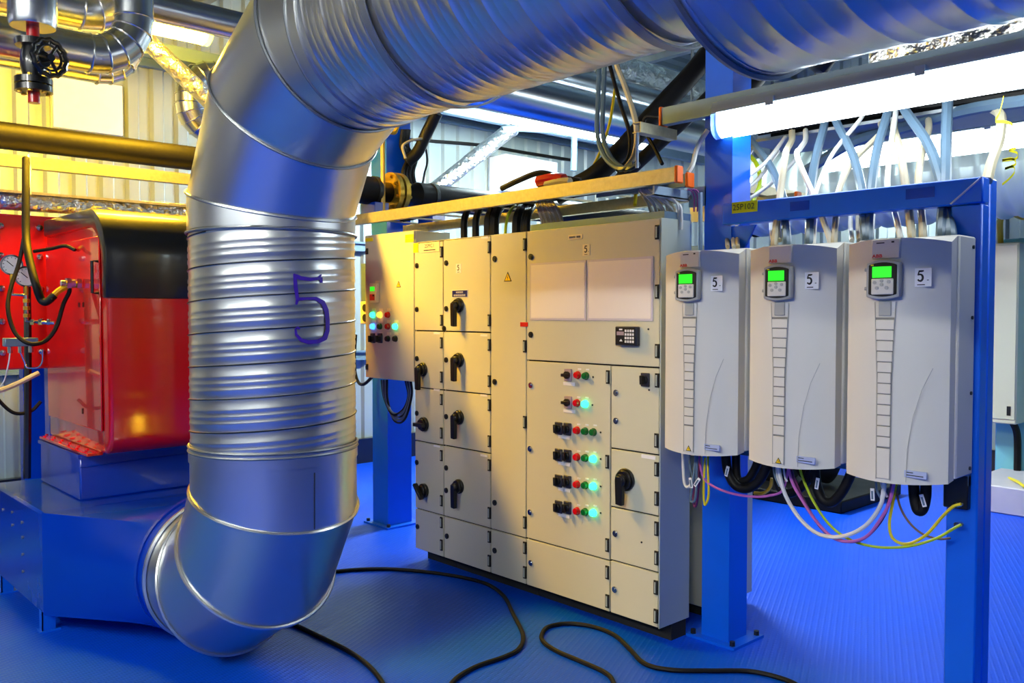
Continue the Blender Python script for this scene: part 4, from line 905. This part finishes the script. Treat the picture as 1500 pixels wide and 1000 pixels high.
dc('earth_cable', 'yellow earth cable looping from the outer drive to the upper post lug', [(1314, 700), (1308, 735), (1303, 765), (1306, 785), (1318, 795), (1335, 795), (1358, 782), (1380, 757), (1396, 742), (1408, 738)], .006, 'yellow_cable', 3.38)
dc('control_cable', 'thin brown cable drooping behind the yellow loops to the post', [(1311, 705), (1318, 740), (1332, 765), (1352, 782), (1375, 789), (1392, 788)], .0045, 'brown_cable', 3.44)
dc('control_cable', 'orange-yellow cable end lying between the first two drives', [(1105, 722, 3.6), (1118, 722, 3.6), (1128, 714, 3.6), (1131, 700, 3.6)], .008, 'yellow_paint')
for i, (px0, px1, pz) in enumerate(((1133, 1139, 712), (1137, 1143, 716), (1142, 1146, 708), (1147, 1150, 705), (1283, 1290, 735), (1290, 1297, 728), (1010, 1015, 705))):
    o = dc('signal_wire', 'x', [(px0, pz-45), (px0+1, pz-20), (px1, pz-6), (px1+3, pz)], .0045, 'white_cable' if i % 2 else 'grey_cable', 3.35)
    tag(o, 'thin white signal wire ending below a drive', 'wire', 'signal wires below the drives')
tagm = MB().box((-.002, -.008, -.024), (.002, .008, .024)).mesh('cable_tag', 'paper', bevel=.001)
slot = MB().box((-.003, -.004, -.018), (-.002, .004, .014)).mesh('print_field', 'grey_cable')
for i, (px, py, a) in enumerate(((1065, 690, 14), (1197, 708, 8), (1352, 733, -18), (1021, 706, 35), (1278, 724, -3), (1293, 726, 6), (1012, 707, -12))):
    q = P(px, py, X=3.376 if i < 3 else 3.335)
    t = thing('cable_tag', 'small white cable tag hanging below the drives', 'tag', q, 'white cable tags below the drives')
    b = inst(tagm, 'tag_plate', q, t, (R(a), 0, 0)); c = bpy.data.objects.new('print_field', slot); COL.objects.link(c); c.parent = b; OFF[c.name] = q

# ------------------------------------------------------------------ cables on the floor
def fc_(label, pts, r=.011): return cable('floor_cable', label, [P(x, y, Z=r) for x, y in pts], r, 'black_rubber', n=8, k=9)
fc_('black cable on the blue floor running out from under the duct elbow', [(395, 900), (430, 914), (470, 933), (510, 953), (540, 975), (560, 1000), (572, 1030)])
fc_('black cable snaking on the floor in front of the switchgear', [(478, 838), (520, 834), (570, 833), (630, 838), (680, 846), (715, 856), (738, 873), (752, 900), (766, 930), (760, 950), (738, 962), (700, 975), (670, 992), (650, 1015)])
fc_('black cable making a hairpin on the floor beside the wide cabinet', [(900, 1020), (898, 998), (885, 984), (850, 968), (815, 953), (796, 940), (794, 928), (805, 917), (835, 913), (870, 918), (900, 930), (922, 950), (945, 972), (985, 981), (1040, 982), (1100, 983), (1150, 995), (1180, 1010)])

# ------------------------------------------------------------------ insulated pipes top left
def jacket_pipe(label, path_dirs, r, m='alu_pipe', name='insulated_pipe', seams=True):
    """path_dirs: list of (point, direction, length) straight pieces joined by 5-gore elbows, given as polyline with bend radius"""
    pts, rad = path_dirs; pts = [V(p) for p in pts]; t = thing(name, label, 'pipe', pts[0])
    cur = pts[0]
    for i in range(1, len(pts)):
        d = (pts[i]-pts[i-1]).normalized()
        if i < len(pts)-1:
            d2 = (pts[i+1]-pts[i]).normalized(); ang = d.angle(d2); tl = rad*math.tan(ang/2)
            e = pts[i]-d*tl; MB().cyl(cur, e, r, n=32).build('jacket', m, t)
            c = e+(d2-d*d.dot(d2)).normalized()*rad; n_ = 5
            ax = d.cross(d2).normalized(); prev = None
            for k in range(n_):
                a0, a1 = ang*k/n_, ang*(k+1)/n_
                f = lambda a: (c+Matrix.Rotation(a, 3, ax) @ (e-c), Matrix.Rotation(a, 3, ax) @ d)
                (p0, d0), (p1, d1) = f(a0), f(a1); (pm, dm) = f((a0+a1)/2)
                section(pm*1.0, dm, (p0, d0), (p1, d1), r+.002*(k % 2), 32).build('elbow_gore', m, t)
                bead(pm, dm, (p0, d0), r+.003, .005, 32).build('seam_band', m, t)
            cur = f(ang)[0]; bead(cur, d2, (cur, d2), r+.003, .005, 32).build('seam_band', m, t)
        else:
            MB().cyl(cur, pts[i], r, n=32).build('jacket', m, t)
    return t
a = P(60, 92, Y=5.0); c_ = P(200, 40, Y=5.0)
def elbow_pipe(label, px_start, py_mid, px_end, Yp, r, up=1.2, rad=.3):
    s_ = P(px_start, py_mid, Y=Yp); e = P(px_end, py_mid, Y=Yp)
    jacket_pipe(label, ([(s_.x-1.2, Yp, s_.z), (e.x, Yp, s_.z), (e.x+.02, Yp, s_.z+up)], rad), r)
q = P(120, 78, Y=5.0); elbow_pipe('lower silver jacketed pipe with a segmented elbow turning up', 120, 76, 196, 5.0, .10, rad=.24)
q = P(120, 10, Y=4.9); elbow_pipe('upper silver jacketed pipe with a segmented elbow near the valve', 120, 14, 186, 5.26, .11, rad=.26)
elbow_pipe('rear silver jacketed pipe half hidden under the front pair', 120, 101, 190, 5.75, .07, rad=.2)
# silver pipe crossing behind toward the duct
a = P(215, 8, Y=5.3); b = P(345, 35, Y=5.3)
jacket_pipe('plain silver pipe running level above the yellow lamp', ([(a.x+.02, 5.35, a.z+.02), (a.x+2.4, 5.35, a.z+.02)], .3), .09)
a = P(215, 0, Y=5.6)
# S shaped pipe by the wall
p0, p1, p2, p3 = P(345, 105, Y=6.6), P(278, 105, Y=6.6), P(278, 185, Y=6.6), P(345, 185, Y=6.6)
jacket_pipe('silver pipe bent in a U beside the warm lit wall', ([V(p0.x+.6, 6.6, p1.z), V(p1.x, 6.6, p1.z), V(p1.x, 6.6, p2.z), V(p0.x+.6, 6.6, p2.z)], .17), .105)
# dark process pipe and rail
pd = thing('dark_pipe', 'dark brown horizontal pipe running above the boiler', 'pipe', (1.9, 5.95, 2.66))
MB().cyl((-.2, 5.95, 2.662), (3.2, 5.95, 2.662), .082, n=24).build('tube', 'dark_pipe', pd)
for x in (.6, 2.75): MB().ring((x, 5.95, 2.662), (x+.04, 5.95, 2.662), .095, .083, 24).build('clamp', 'dark_steel', pd)
rail('steel_rail', 'yellow lit steel channel rail below the dark pipe', (-.2, 5.88, 2.472), (3.2, 5.88, 2.472), .072, .06, 'zinc_rail')
# flanged gas pipe
gp_ = thing('flanged_pipe', 'dark pipe with a pair of yellow flanges above the control cabinet', 'pipe', (3.7, 5.22, 2.3))
GY, GZ, GR = 5.2, 2.455, .098
MB().cyl((2.5, GY, GZ), (3.48, GY, GZ), GR, n=28).build('tube', 'dark_pipe', gp_)
MB().lathe([(GR, 0), (GR*.72, .05), (GR*.72, .14)], (3.48, GY, GZ), (1, 0, 0), 28).build('neck', 'dark_pipe', gp_)
for x in (3.60, 3.655): 
    fl_ = MB().cyl((x, GY, GZ), (x+.036, GY, GZ), .145, n=32).build('flange', 'brass', gp_)
    for k in range(8):
        a = 2*math.pi*k/8+.3; MB().cyl((x-.022, GY+.117*math.cos(a), GZ+.117*math.sin(a)), (x+.06, GY+.117*math.cos(a), GZ+.117*math.sin(a)), .012, n=6).build('bolt', 'brass', fl_)
MB().lathe([(GR*.72, 0), (GR*.72, .10), (GR, .15)], (3.69, GY, GZ), (1, 0, 0), 28).build('neck', 'dark_pipe', gp_)
MB().cyl((3.84, GY, GZ), (6.6, GY, GZ), GR, n=28).build('tube', 'dark_pipe', gp_)
for x in (3.42, 3.92): 
    MB().box((x, GY-.09, GZ-.2), (x+.12, GY+.09, GZ-GR+.012)).build('saddle', 'blue_dark', gp_, bevel=.004)
    MB().ring((x+.04, GY, GZ), (x+.07, GY, GZ), GR*1.06, GR*.98, 24).build('clamp', 'dark_steel', gp_)
q = P(561, 240, Y=5.12)
cable('gas_pipe', 'thin yellow pipe rising beside the blue column with a bend at its top', [(q.x, 5.12, 2.30), (q.x, 5.12, 2.62), (q.x, 5.12, 2.80), (q.x+.02, 5.12, 2.855), (q.x+.06, 5.12, 2.865), (q.x+.10, 5.12, 2.87), (q.x+.13, 5.12, 2.93)], .016, 'yellow_paint', 'pipe', k=4)
# cables beside the far column
for i in range(4):
    o = cable('black_cable', 'x', [P(598+i*5, 290, Y=5.3), P(590+i*5, 255, Y=5.32), P(597+i*4, 232, Y=5.34), P(588+i*3, 215, Y=5.36), P(590+i*3, 190, Y=5.36)], .016, 'black_rubber')
    tag(o, 'black cable climbing the side of the far blue column', 'cable', 'black cables climbing the far column')
cable('flexible_hose', 'black hose rising from the far column under the overhead duct', [P(596, 238, Y=5.3), P(612, 222, Y=5.25), P(625, 195, Y=5.2), P(640, 165, Y=5.1)], .045, 'black_rubber', 'hose', n=10)
cable('black_cable', 'thin black cable hanging in a bow beside the pale corrugated wall', [P(622, 205, Y=5.4), P(626, 235, Y=5.4), P(622, 255, Y=5.36), (P(612, 265, Y=5.3).x, 5.24, 2.548)], .010, 'black_rubber')
cable('white_cable', 'pale looping cable at the top of the far blue column', [P(594, 232, Y=5.2), P(590, 214, Y=5.2), P(602, 206, Y=5.2), P(618, 203, Y=5.2), P(632, 202, Y=5.2)], .010, 'cream_cable')
# back wall details
def wall_sheet(label, pa, pb, Yv, m, th=.04, name='wall_panel', cat='panel'):
    a, b = P(*pa, Y=Yv), P(*pb, Y=Yv); t = thing(name, label, cat, ((a.x+b.x)/2, Yv, b.z))
    B((a.x, Yv, b.z), (b.x, Yv-th, a.z)).build('sheet', m, t, bevel=.004)
    MB().box((a.x-.015, Yv+.0, b.z-.015), (b.x+.015, Yv-.012, a.z+.015)).build('frame', 'galv_dull', t)
    return t
wall_sheet('plain white panel fixed on the corrugated wall in warm light', (75, 110), (178, 200), 7.95, 'paper')
wall_sheet('pale grey electrical box panel on the cool lit corrugated wall', (716, 230), (792, 292), 7.95, 'paper', .3)
# foil wrapped braces
def brace(label, a, b, r):
    a, b = V(a), V(b); n = 12; t = thing('foil_brace', label, 'brace', a); rn = random.Random(n)
    MB().tube([a+(b-a)*i/n for i in range(n+1)], [r*(1+.05*rn.uniform(-1, 1)) for i in range(n+1)], 14).build('wrap', 'foil', t)
    for f in (.02, .97): MB().tube([a+(b-a)*f, a+(b-a)*(f+.02)], r*1.12, 14).build('band', 'galv', t)
    return t
brace('foil wrapped diagonal brace beside the warm lamp', P(165, 11, Y=5.9), P(335, 174, Y=5.9), .062)
brace('foil wrapped diagonal brace in front of the pale corrugated wall', P(600, 307, Y=6.6), P(752, 186, Y=6.6), .075)
cable('steel_pipe', 'grey pipe with a hooped end over the switchgear', [P(735, 190, Y=6.57), P(760, 188, Y=6.53), P(800, 190, Y=6.5), P(828, 190, Y=6.5), P(840, 197, Y=6.5), P(841, 215, Y=6.5), P(840, 250, Y=6.5)], .035, 'steel_grey', 'pipe', n=10)
a, b = P(560, 135, Y=7.0), P(900, 205, Y=7.0)
cable('black_cable', 'cable slung level along the pale corrugated wall', [P(600, 205, Y=7.952), P(604, 205, Y=7.975), P(700, 212, Y=7.952), P(760, 222, Y=7.952), P(840, 235, Y=7.952)], .02, 'dark_pipe')
zq = P(752, 183, Y=6.6).z
rail('wall_beam', 'grey steel beam level behind the hanging lamp, foil brace fixed under it', (2.4, 6.56, zq-.02), (X1-.04, 6.56, zq-.02), .10, .08, 'steel_grey', cat='beam')
# overhead silver pipes behind the duct
for lab, pa, r, Zp in (('silver overhead pipe running below the roof beams', (880, 128), .10, 3.35), ('larger silver overhead pipe hung lower than its neighbour', (868, 165), .14, 3.05)):
    a = P(*pa, Z=Zp); t_ = jacket_pipe(lab, ([(a.x-1.3, a.y, Zp), (a.x+1.7, a.y, Zp)], .3), r)
    for x in (a.x-.9, a.x+1.2): MB().cyl((x, a.y, Zp+r-.005), (x, a.y, 4.66), .008, n=6).build('hanger_rod', 'galv_dull', t_)
a = P(955, 118, Z=3.55)
cable('foil_duct', 'crinkled foil covered duct above the silver overhead pipes', [(a.x-.8, a.y, 3.55), (a.x, a.y, 3.56), (a.x+1.6, a.y, 3.55)], .12, 'foil', 'duct', n=14)
a = P(1380, 55, X=4.3)
t = B((4.2, -1.0, a.z-.1), (4.7, 2.0, a.z+.16)).build('foil_duct', 'foil', bevel=.02); tag(t, 'crinkled foil covered box duct above the long lamp', 'duct')
for i in range(1):
    a = P(1100, 45, Z=4.0); b = P(1225, 105, Z=4.0)
o = B((4.0, 2.75, 3.35), (7.0, 2.83, 3.50)).build('support_beam', 'galv_dull'); tag(o, 'grey steel support beam under the roof beside the column', 'beam')
for y, z, r in ((3.3, 3.0, .05), (3.7, 2.9, .07), (2.1, 3.3, .06)):
    pass

# ------------------------------------------------------------------ valve
vq = P(48, 40, Y=4.6); vx, vy, vz = vq.x, 4.6, vq.z
val = thing('gate_valve', 'black cast iron valve with a handwheel hanging below the silver pipes', 'valve', (vx, vy, vz-.4))
MB().lathe([(.098, 0), (.105, .02), (.105, .26), (.09, .30)], (vx, vy, vz), (0, 0, 1), 28).build('insulation_can', 'alu_pipe', val)
MB().cyl((vx, vy, vz+.02), (vx, vy, vz-.07), .028, n=14).build('stub_pipe', 'red_matt', val)
MB().lathe([(.05, -.005), (.078, 0), (.078, .03), (.05, .035)], (vx, vy, vz-.06), (0, 0, -1), 24).build('upper_flange', 'black_paint', val)
MB().lathe([(.045, 0), (.055, .05), (.058, .10), (.045, .15), (.04, .19)], (vx, vy, vz-.085), (0, 0, -1), 24).build('body', 'black_paint', val)
for dz in (.24, .275): 
    f_ = MB().cyl((vx, vy, vz-dz), (vx, vy, vz-dz-.028), .082, n=28).build('lower_flange', 'black_paint', val)
    for k in range(6): a = k*math.pi/3; MB().cyl((vx+.062*math.cos(a), vy+.062*math.sin(a), vz-dz+.012), (vx+.062*math.cos(a), vy+.062*math.sin(a), vz-dz-.036), .011, n=6).build('bolt', 'brass', f_)
MB().cyl((vx, vy, vz-.30), (vx, vy, vz-.355), .026, n=14).build('pipe_end', 'red_matt', val)
hd_ = (RT*.8-U*.45).normalized(); hc = V(vx, vy, vz-.16)+hd_*.125
MB().cyl(V(vx, vy, vz-.16), hc, .016, n=12).build('stem', 'black_paint', val); MB().cyl(V(vx, vy, vz-.16)+hd_*.02, V(vx, vy, vz-.16)+hd_*.085, .036, n=16).build('bonnet', 'black_paint', val)
e1, e2 = basis(hd_); wheel = MB().tube([hc+(e1*math.cos(2*math.pi*i/40)+e2*math.sin(2*math.pi*i/40))*(.082+.004*math.cos(12*2*math.pi*i/40)) for i in range(40)], .011, 8, closed=True)
wheel.tube([hc+(e1*math.cos(2*math.pi*i/30)+e2*math.sin(2*math.pi*i/30))*.058 for i in range(30)], .006, 6, closed=True)
for k in range(12): a = 2*math.pi*k/12; d_ = e1*math.cos(a)+e2*math.sin(a); wheel.cyl(hc+d_*.056, hc+d_*.082, .006, n=6)
for k in range(3): a = 2*math.pi*k/3; d_ = e1*math.cos(a)+e2*math.sin(a); wheel.cyl(hc, hc+d_*.06, .008, n=6)
wheel.cyl(hc-hd_*.012, hc+hd_*.016, .018, n=12).build('handwheel', 'black_paint', val)

# ------------------------------------------------------------------ gauges and burner wiring
def gauge(label, px, py, Yv, r):
    c = P(px, py, Y=Yv); t = thing('pressure_gauge', label, 'gauge', c); n_ = (CAM-c); n_.z = 0; n_ = (n_.normalized()*.7+V(0, -1, 0)*.5).normalized()
    MB().lathe([(r*.9, -.035), (r, -.03), (r, .0), (r*.98, .004)], c, n_, 28).build('case', 'black_plastic', t)
    MB().ring(c-n_*.002, c+n_*.008, r*1.06, r*.9, 32).build('bezel', 'chrome', t)
    d_ = MB().cyl(c+n_*.003, c+n_*.0055, r*.9, n=32).build('dial', 'glass_dial', t)
    s_ = n_.cross(K).normalized()*-1
    m = MB()
    for k in range(11):
        a = R(225-27*k); v_ = s_*math.cos(a)*-1+K*math.sin(a); m.tube([c+n_*.0065+v_*r*.68, c+n_*.0065+v_*r*.82], .0016, 4)
    m.build('scale_marks', 'ink', d_)
    v_ = (s_*-.6+K*.55).normalized(); MB().tube([c+n_*.007-v_*r*.2, c+n_*.007+v_*r*.62], .002, 5).build('needle', 'ink', d_)
    MB().cyl(c+V(0, 0, -r*.95), c+V(0, 0, -r*.95-.05), .011, n=8).build('stem', 'brass', t)
    return c
g1 = gauge('white dial pressure gauge standing a little higher beside the red boiler plate', 17, 388, 5.35, .053)
g2 = gauge('white dial pressure gauge in front of the black hose loop', 38, 405, 5.25, .053)
mf = thing('gauge_manifold', 'small pipe manifold of brass fittings below the two pressure gauges', 'manifold', (g2.x, g2.y, g2.z-.3))
MB().tube([g1+V(0, 0, -.09), g1+V(0, 0, -.16), g1+V(.06, -.03, -.165), g2+V(-.0, 0, -.19)], .010, 8).build('tube', 'chrome', mf)
MB().tube([g2+V(0, 0, -.09), g2+V(0, 0, -.24), g2+V(.05, -.03, -.245), g2+V(.12, -.06, -.25)], .010, 8).build('tube', 'chrome', mf)
for dz in (-.12, -.16, -.20): MB().cyl(g2+V(0, 0, dz), g2+V(0, 0, dz-.02), .018, n=6).build('nut', 'brass', mf)
for t_ in (.2, .5, .8): MB().cyl(g2+V(.12*t_, -.06*t_, -.245)-V(.008, -.004, 0), g2+V(.12*t_, -.06*t_, -.245)+V(.008, -.004, 0), .017, n=6).build('nut', 'chrome', mf)
tv = P(30, 500, Y=5.2)
tb = thing('terminal_block', 'grey terminal block with cable glands beside the burner side panel', 'block', tv)
B(tv+V(-.08, -.03, -.025), tv+V(.08, .03, .02)).build('body', 'steel_grey', tb, bevel=.004)
for k in range(3): MB().cyl(tv+V(-.05+.05*k, 0, -.025), tv+V(-.05+.05*k, 0, -.06), .013, n=6).build('gland', 'chrome', tb)
c0 = P(39, 250, Y=5.3)
cable('flexible_conduit', 'black ribbed conduit hanging in front of the boiler to the burner gland', [P(38, 232, Y=5.4), P(38, 280, Y=5.3), P(38, 340, Y=5.2), P(42, 375, Y=5.1), P(52, 415, Y=5.0), P(60, 438, Y=5.0), P(68, 442, Y=4.98), P(80, 432, Y=4.97)], .020, 'black_rubber', 'conduit', n=10)
cable('yellow_cable', 'yellow sleeved cable entering the burner side gland', [P(74, 438, Y=4.97), P(86, 426, Y=4.97), P(100, 419, Y=4.97), P(112, 416, Y=4.96), gp+V(-.09, 0, 0)], .016, 'yellow_paint')
cable('black_cable', 'black cable hanging in a wide loop before the burner side panel', [P(36, 345, Y=5.2), P(28, 385, Y=5.2), P(15, 425, Y=5.15), P(12, 455, Y=5.1), P(22, 487, Y=5.05), P(42, 503, Y=5.0), P(65, 500, Y=5.0), P(82, 480, Y=5.0), P(93, 445, Y=5.0), P(102, 424, Y=4.97), gp+V(-.09, .01, .01)], .011, 'black_rubber')
cable('black_pipe', 'straight black pipe standing behind the pressure gauges', [P(40, 420, Y=5.4), P(41, 500, Y=5.4), P(41, 560, Y=5.4), P(40, 700, Y=5.4)], .02, 'black_paint', 'pipe')
cable('steel_pipe', 'thin galvanised rod hanging from the rail over the gauges', [P(42, 228, Y=5.6), P(44, 255, Y=5.5), P(43, 285, Y=5.4)], .010, 'galv', 'rod')
cable('yellow_cable', 'pale yellow cable sweeping in to the foot of the black pipe', [P(-25, 578, Y=5.3), P(0, 572, Y=5.3), P(25, 562, Y=5.3), P(45, 552, Y=5.3), P(57, 546, Y=5.3)], .014, 'cream_cable')
cable('black_cable', 'black cable hanging in a bow low beside the burner', [P(-12, 570, Y=5.4), P(2, 590, Y=5.4), P(22, 605, Y=5.4), P(45, 602, Y=5.4), P(60, 588, Y=5.4)], .010, 'black_rubber')
cable('signal_wire', 'thin white wire dropping from the terminal block', [tv+V(-.05, 0, -.06), P(12, 535, Y=5.2), P(5, 560, Y=5.25), P(-10, 575, Y=5.3)], .004, 'white_cable')
cable('steel_tube', 'bent steel capillary tube under the terminal block', [tv+V(.0, 0, -.06), P(36, 530, Y=5.2), P(40, 538, Y=5.2), P(55, 538, Y=5.18), P(62, 530, Y=5.15), P(63, 512, Y=5.12)], .005, 'chrome', 'tube')
cable('level_tube', 'black tube along the upper edge of the burner side panel', [P(50, 368, Y=5.3), P(75, 364, Y=5.2), P(95, 360, Y=5.1), P(110, 366, Y=5.05)], .010, 'black_rubber', 'tube')

# ------------------------------------------------------------------ far side of the room
fcab = thing('wall_cabinet', 'cream cabinet box on the cyan panel far behind the blue post', 'cabinet', (8.2, 2.6, .7))
a = P(1466, 610, X=8.2)
B((8.2, a.y+.35, a.z-.06), (8.45, a.y-.12, 2.2)).build('body', 'cream', fcab, bevel=.01); B((8.19, a.y+.34, a.z-.02), (8.2, a.y-.11, 2.18)).build('door', 'cream', fcab, bevel=.003)
B((8.185, a.y-.05, .72), (8.19, a.y-.08, .8)).build('latch', 'black_plastic', fcab)
fpan = thing('equipment_panel', 'tall cyan painted equipment panel far behind the blue post', 'panel', (8.5, 1.5, 0))
B((8.46, 2.8, .0), (8.9, -1.2, 2.25)).build('body', 'cyan_panel', fpan, bevel=.01)
for y in (1.95, 1.0): B((8.452, y, .35), (8.46, y-.85, 2.1)).build('door', 'cyan_panel', fpan, bevel=.003)
cable('black_cable', 'black conduit dropping from the far cream cabinet', [P(1476, 612, X=8.3), P(1484, 620, X=8.35), P(1490, 640, X=8.4), P(1490, 690, X=8.42)], .03, 'black_rubber', 'conduit')
pl = B((7.55, 2.75, 0), (8.455, -1.2, .22)).build('concrete_plinth', 'concrete', bevel=.01); tag(pl, 'pale concrete plinth below the far cabinets', 'plinth')
cable('yellow_cable', 'yellow cable lying over the pale concrete plinth', [P(1478, 700, X=8.0), P(1490, 705, X=7.7), P(1500, 712, X=7.53), P(1515, 722, X=7.5)], .012, 'yellow_cable')
fd = thing('far_duct', 'wide ribbed grey duct running high along the far side', 'duct', (7.6, 1.5, 2.75))
q = P(1440, 262, X=7.2)
spiral((7.4, 4.6, q.z+.08), (0, -1, 0), 7.5, .36, .15, [(0, 0), (.2, .02), (.4, .02), (.6, 0)], n=40).build('shell', 'wall_sheet', fd)
for y in (4.0, 1.2): MB().cyl((7.4, y, q.z+.44), (7.4, y, 4.3), .01, n=6).build('rod', 'galv_dull', fd)
rc = thing('rear_cabinet', 'cream cabinet standing back to back with the switchgear behind the column', 'cabinet', (4.0, 3.4, 0))
B((3.80, 4.5, .06), (4.22, 2.62, 1.95)).build('body', 'cream', rc, bevel=.004); B((3.84, 4.46, 0), (4.18, 2.66, .06)).build('plinth', 'gap_dark', rc)
sk = thing('filler_skid', 'made-up dark machine skid filling a dark floor area behind the drives', 'skid', (7.2, 3.9, 0))
B((6.6, 4.9, 0), (7.7, 3.3, .10)).build('base_frame', 'dark_pipe', sk, bevel=.01)  # machine made up to darken the floor area behind the drives
MB().cyl((7.15, 4.7, .36), (7.15, 4.0, .36), .22, n=28).build('motor', 'black_paint', sk); MB().lathe([(.12, 0), (.24, .06), (.24, .26), (.14, .32)], (7.15, 3.95, .36), (0, -1, 0), 28).build('pump_casing', 'dark_pipe', sk)
MB().box((6.95, 4.6, .10), (7.35, 4.1, .2)).build('motor_foot', 'dark_pipe', sk)
cable('overhead_cable', 'orange-yellow cable strung under the far duct', [(8.3, P(1466, 340, X=8.3).y, 2.2), P(1466, 320, X=8.1), P(1480, 312, X=8.0), P(1500, 318, X=8.0), P(1530, 315, X=8.0)], .025, 'yellow_paint')
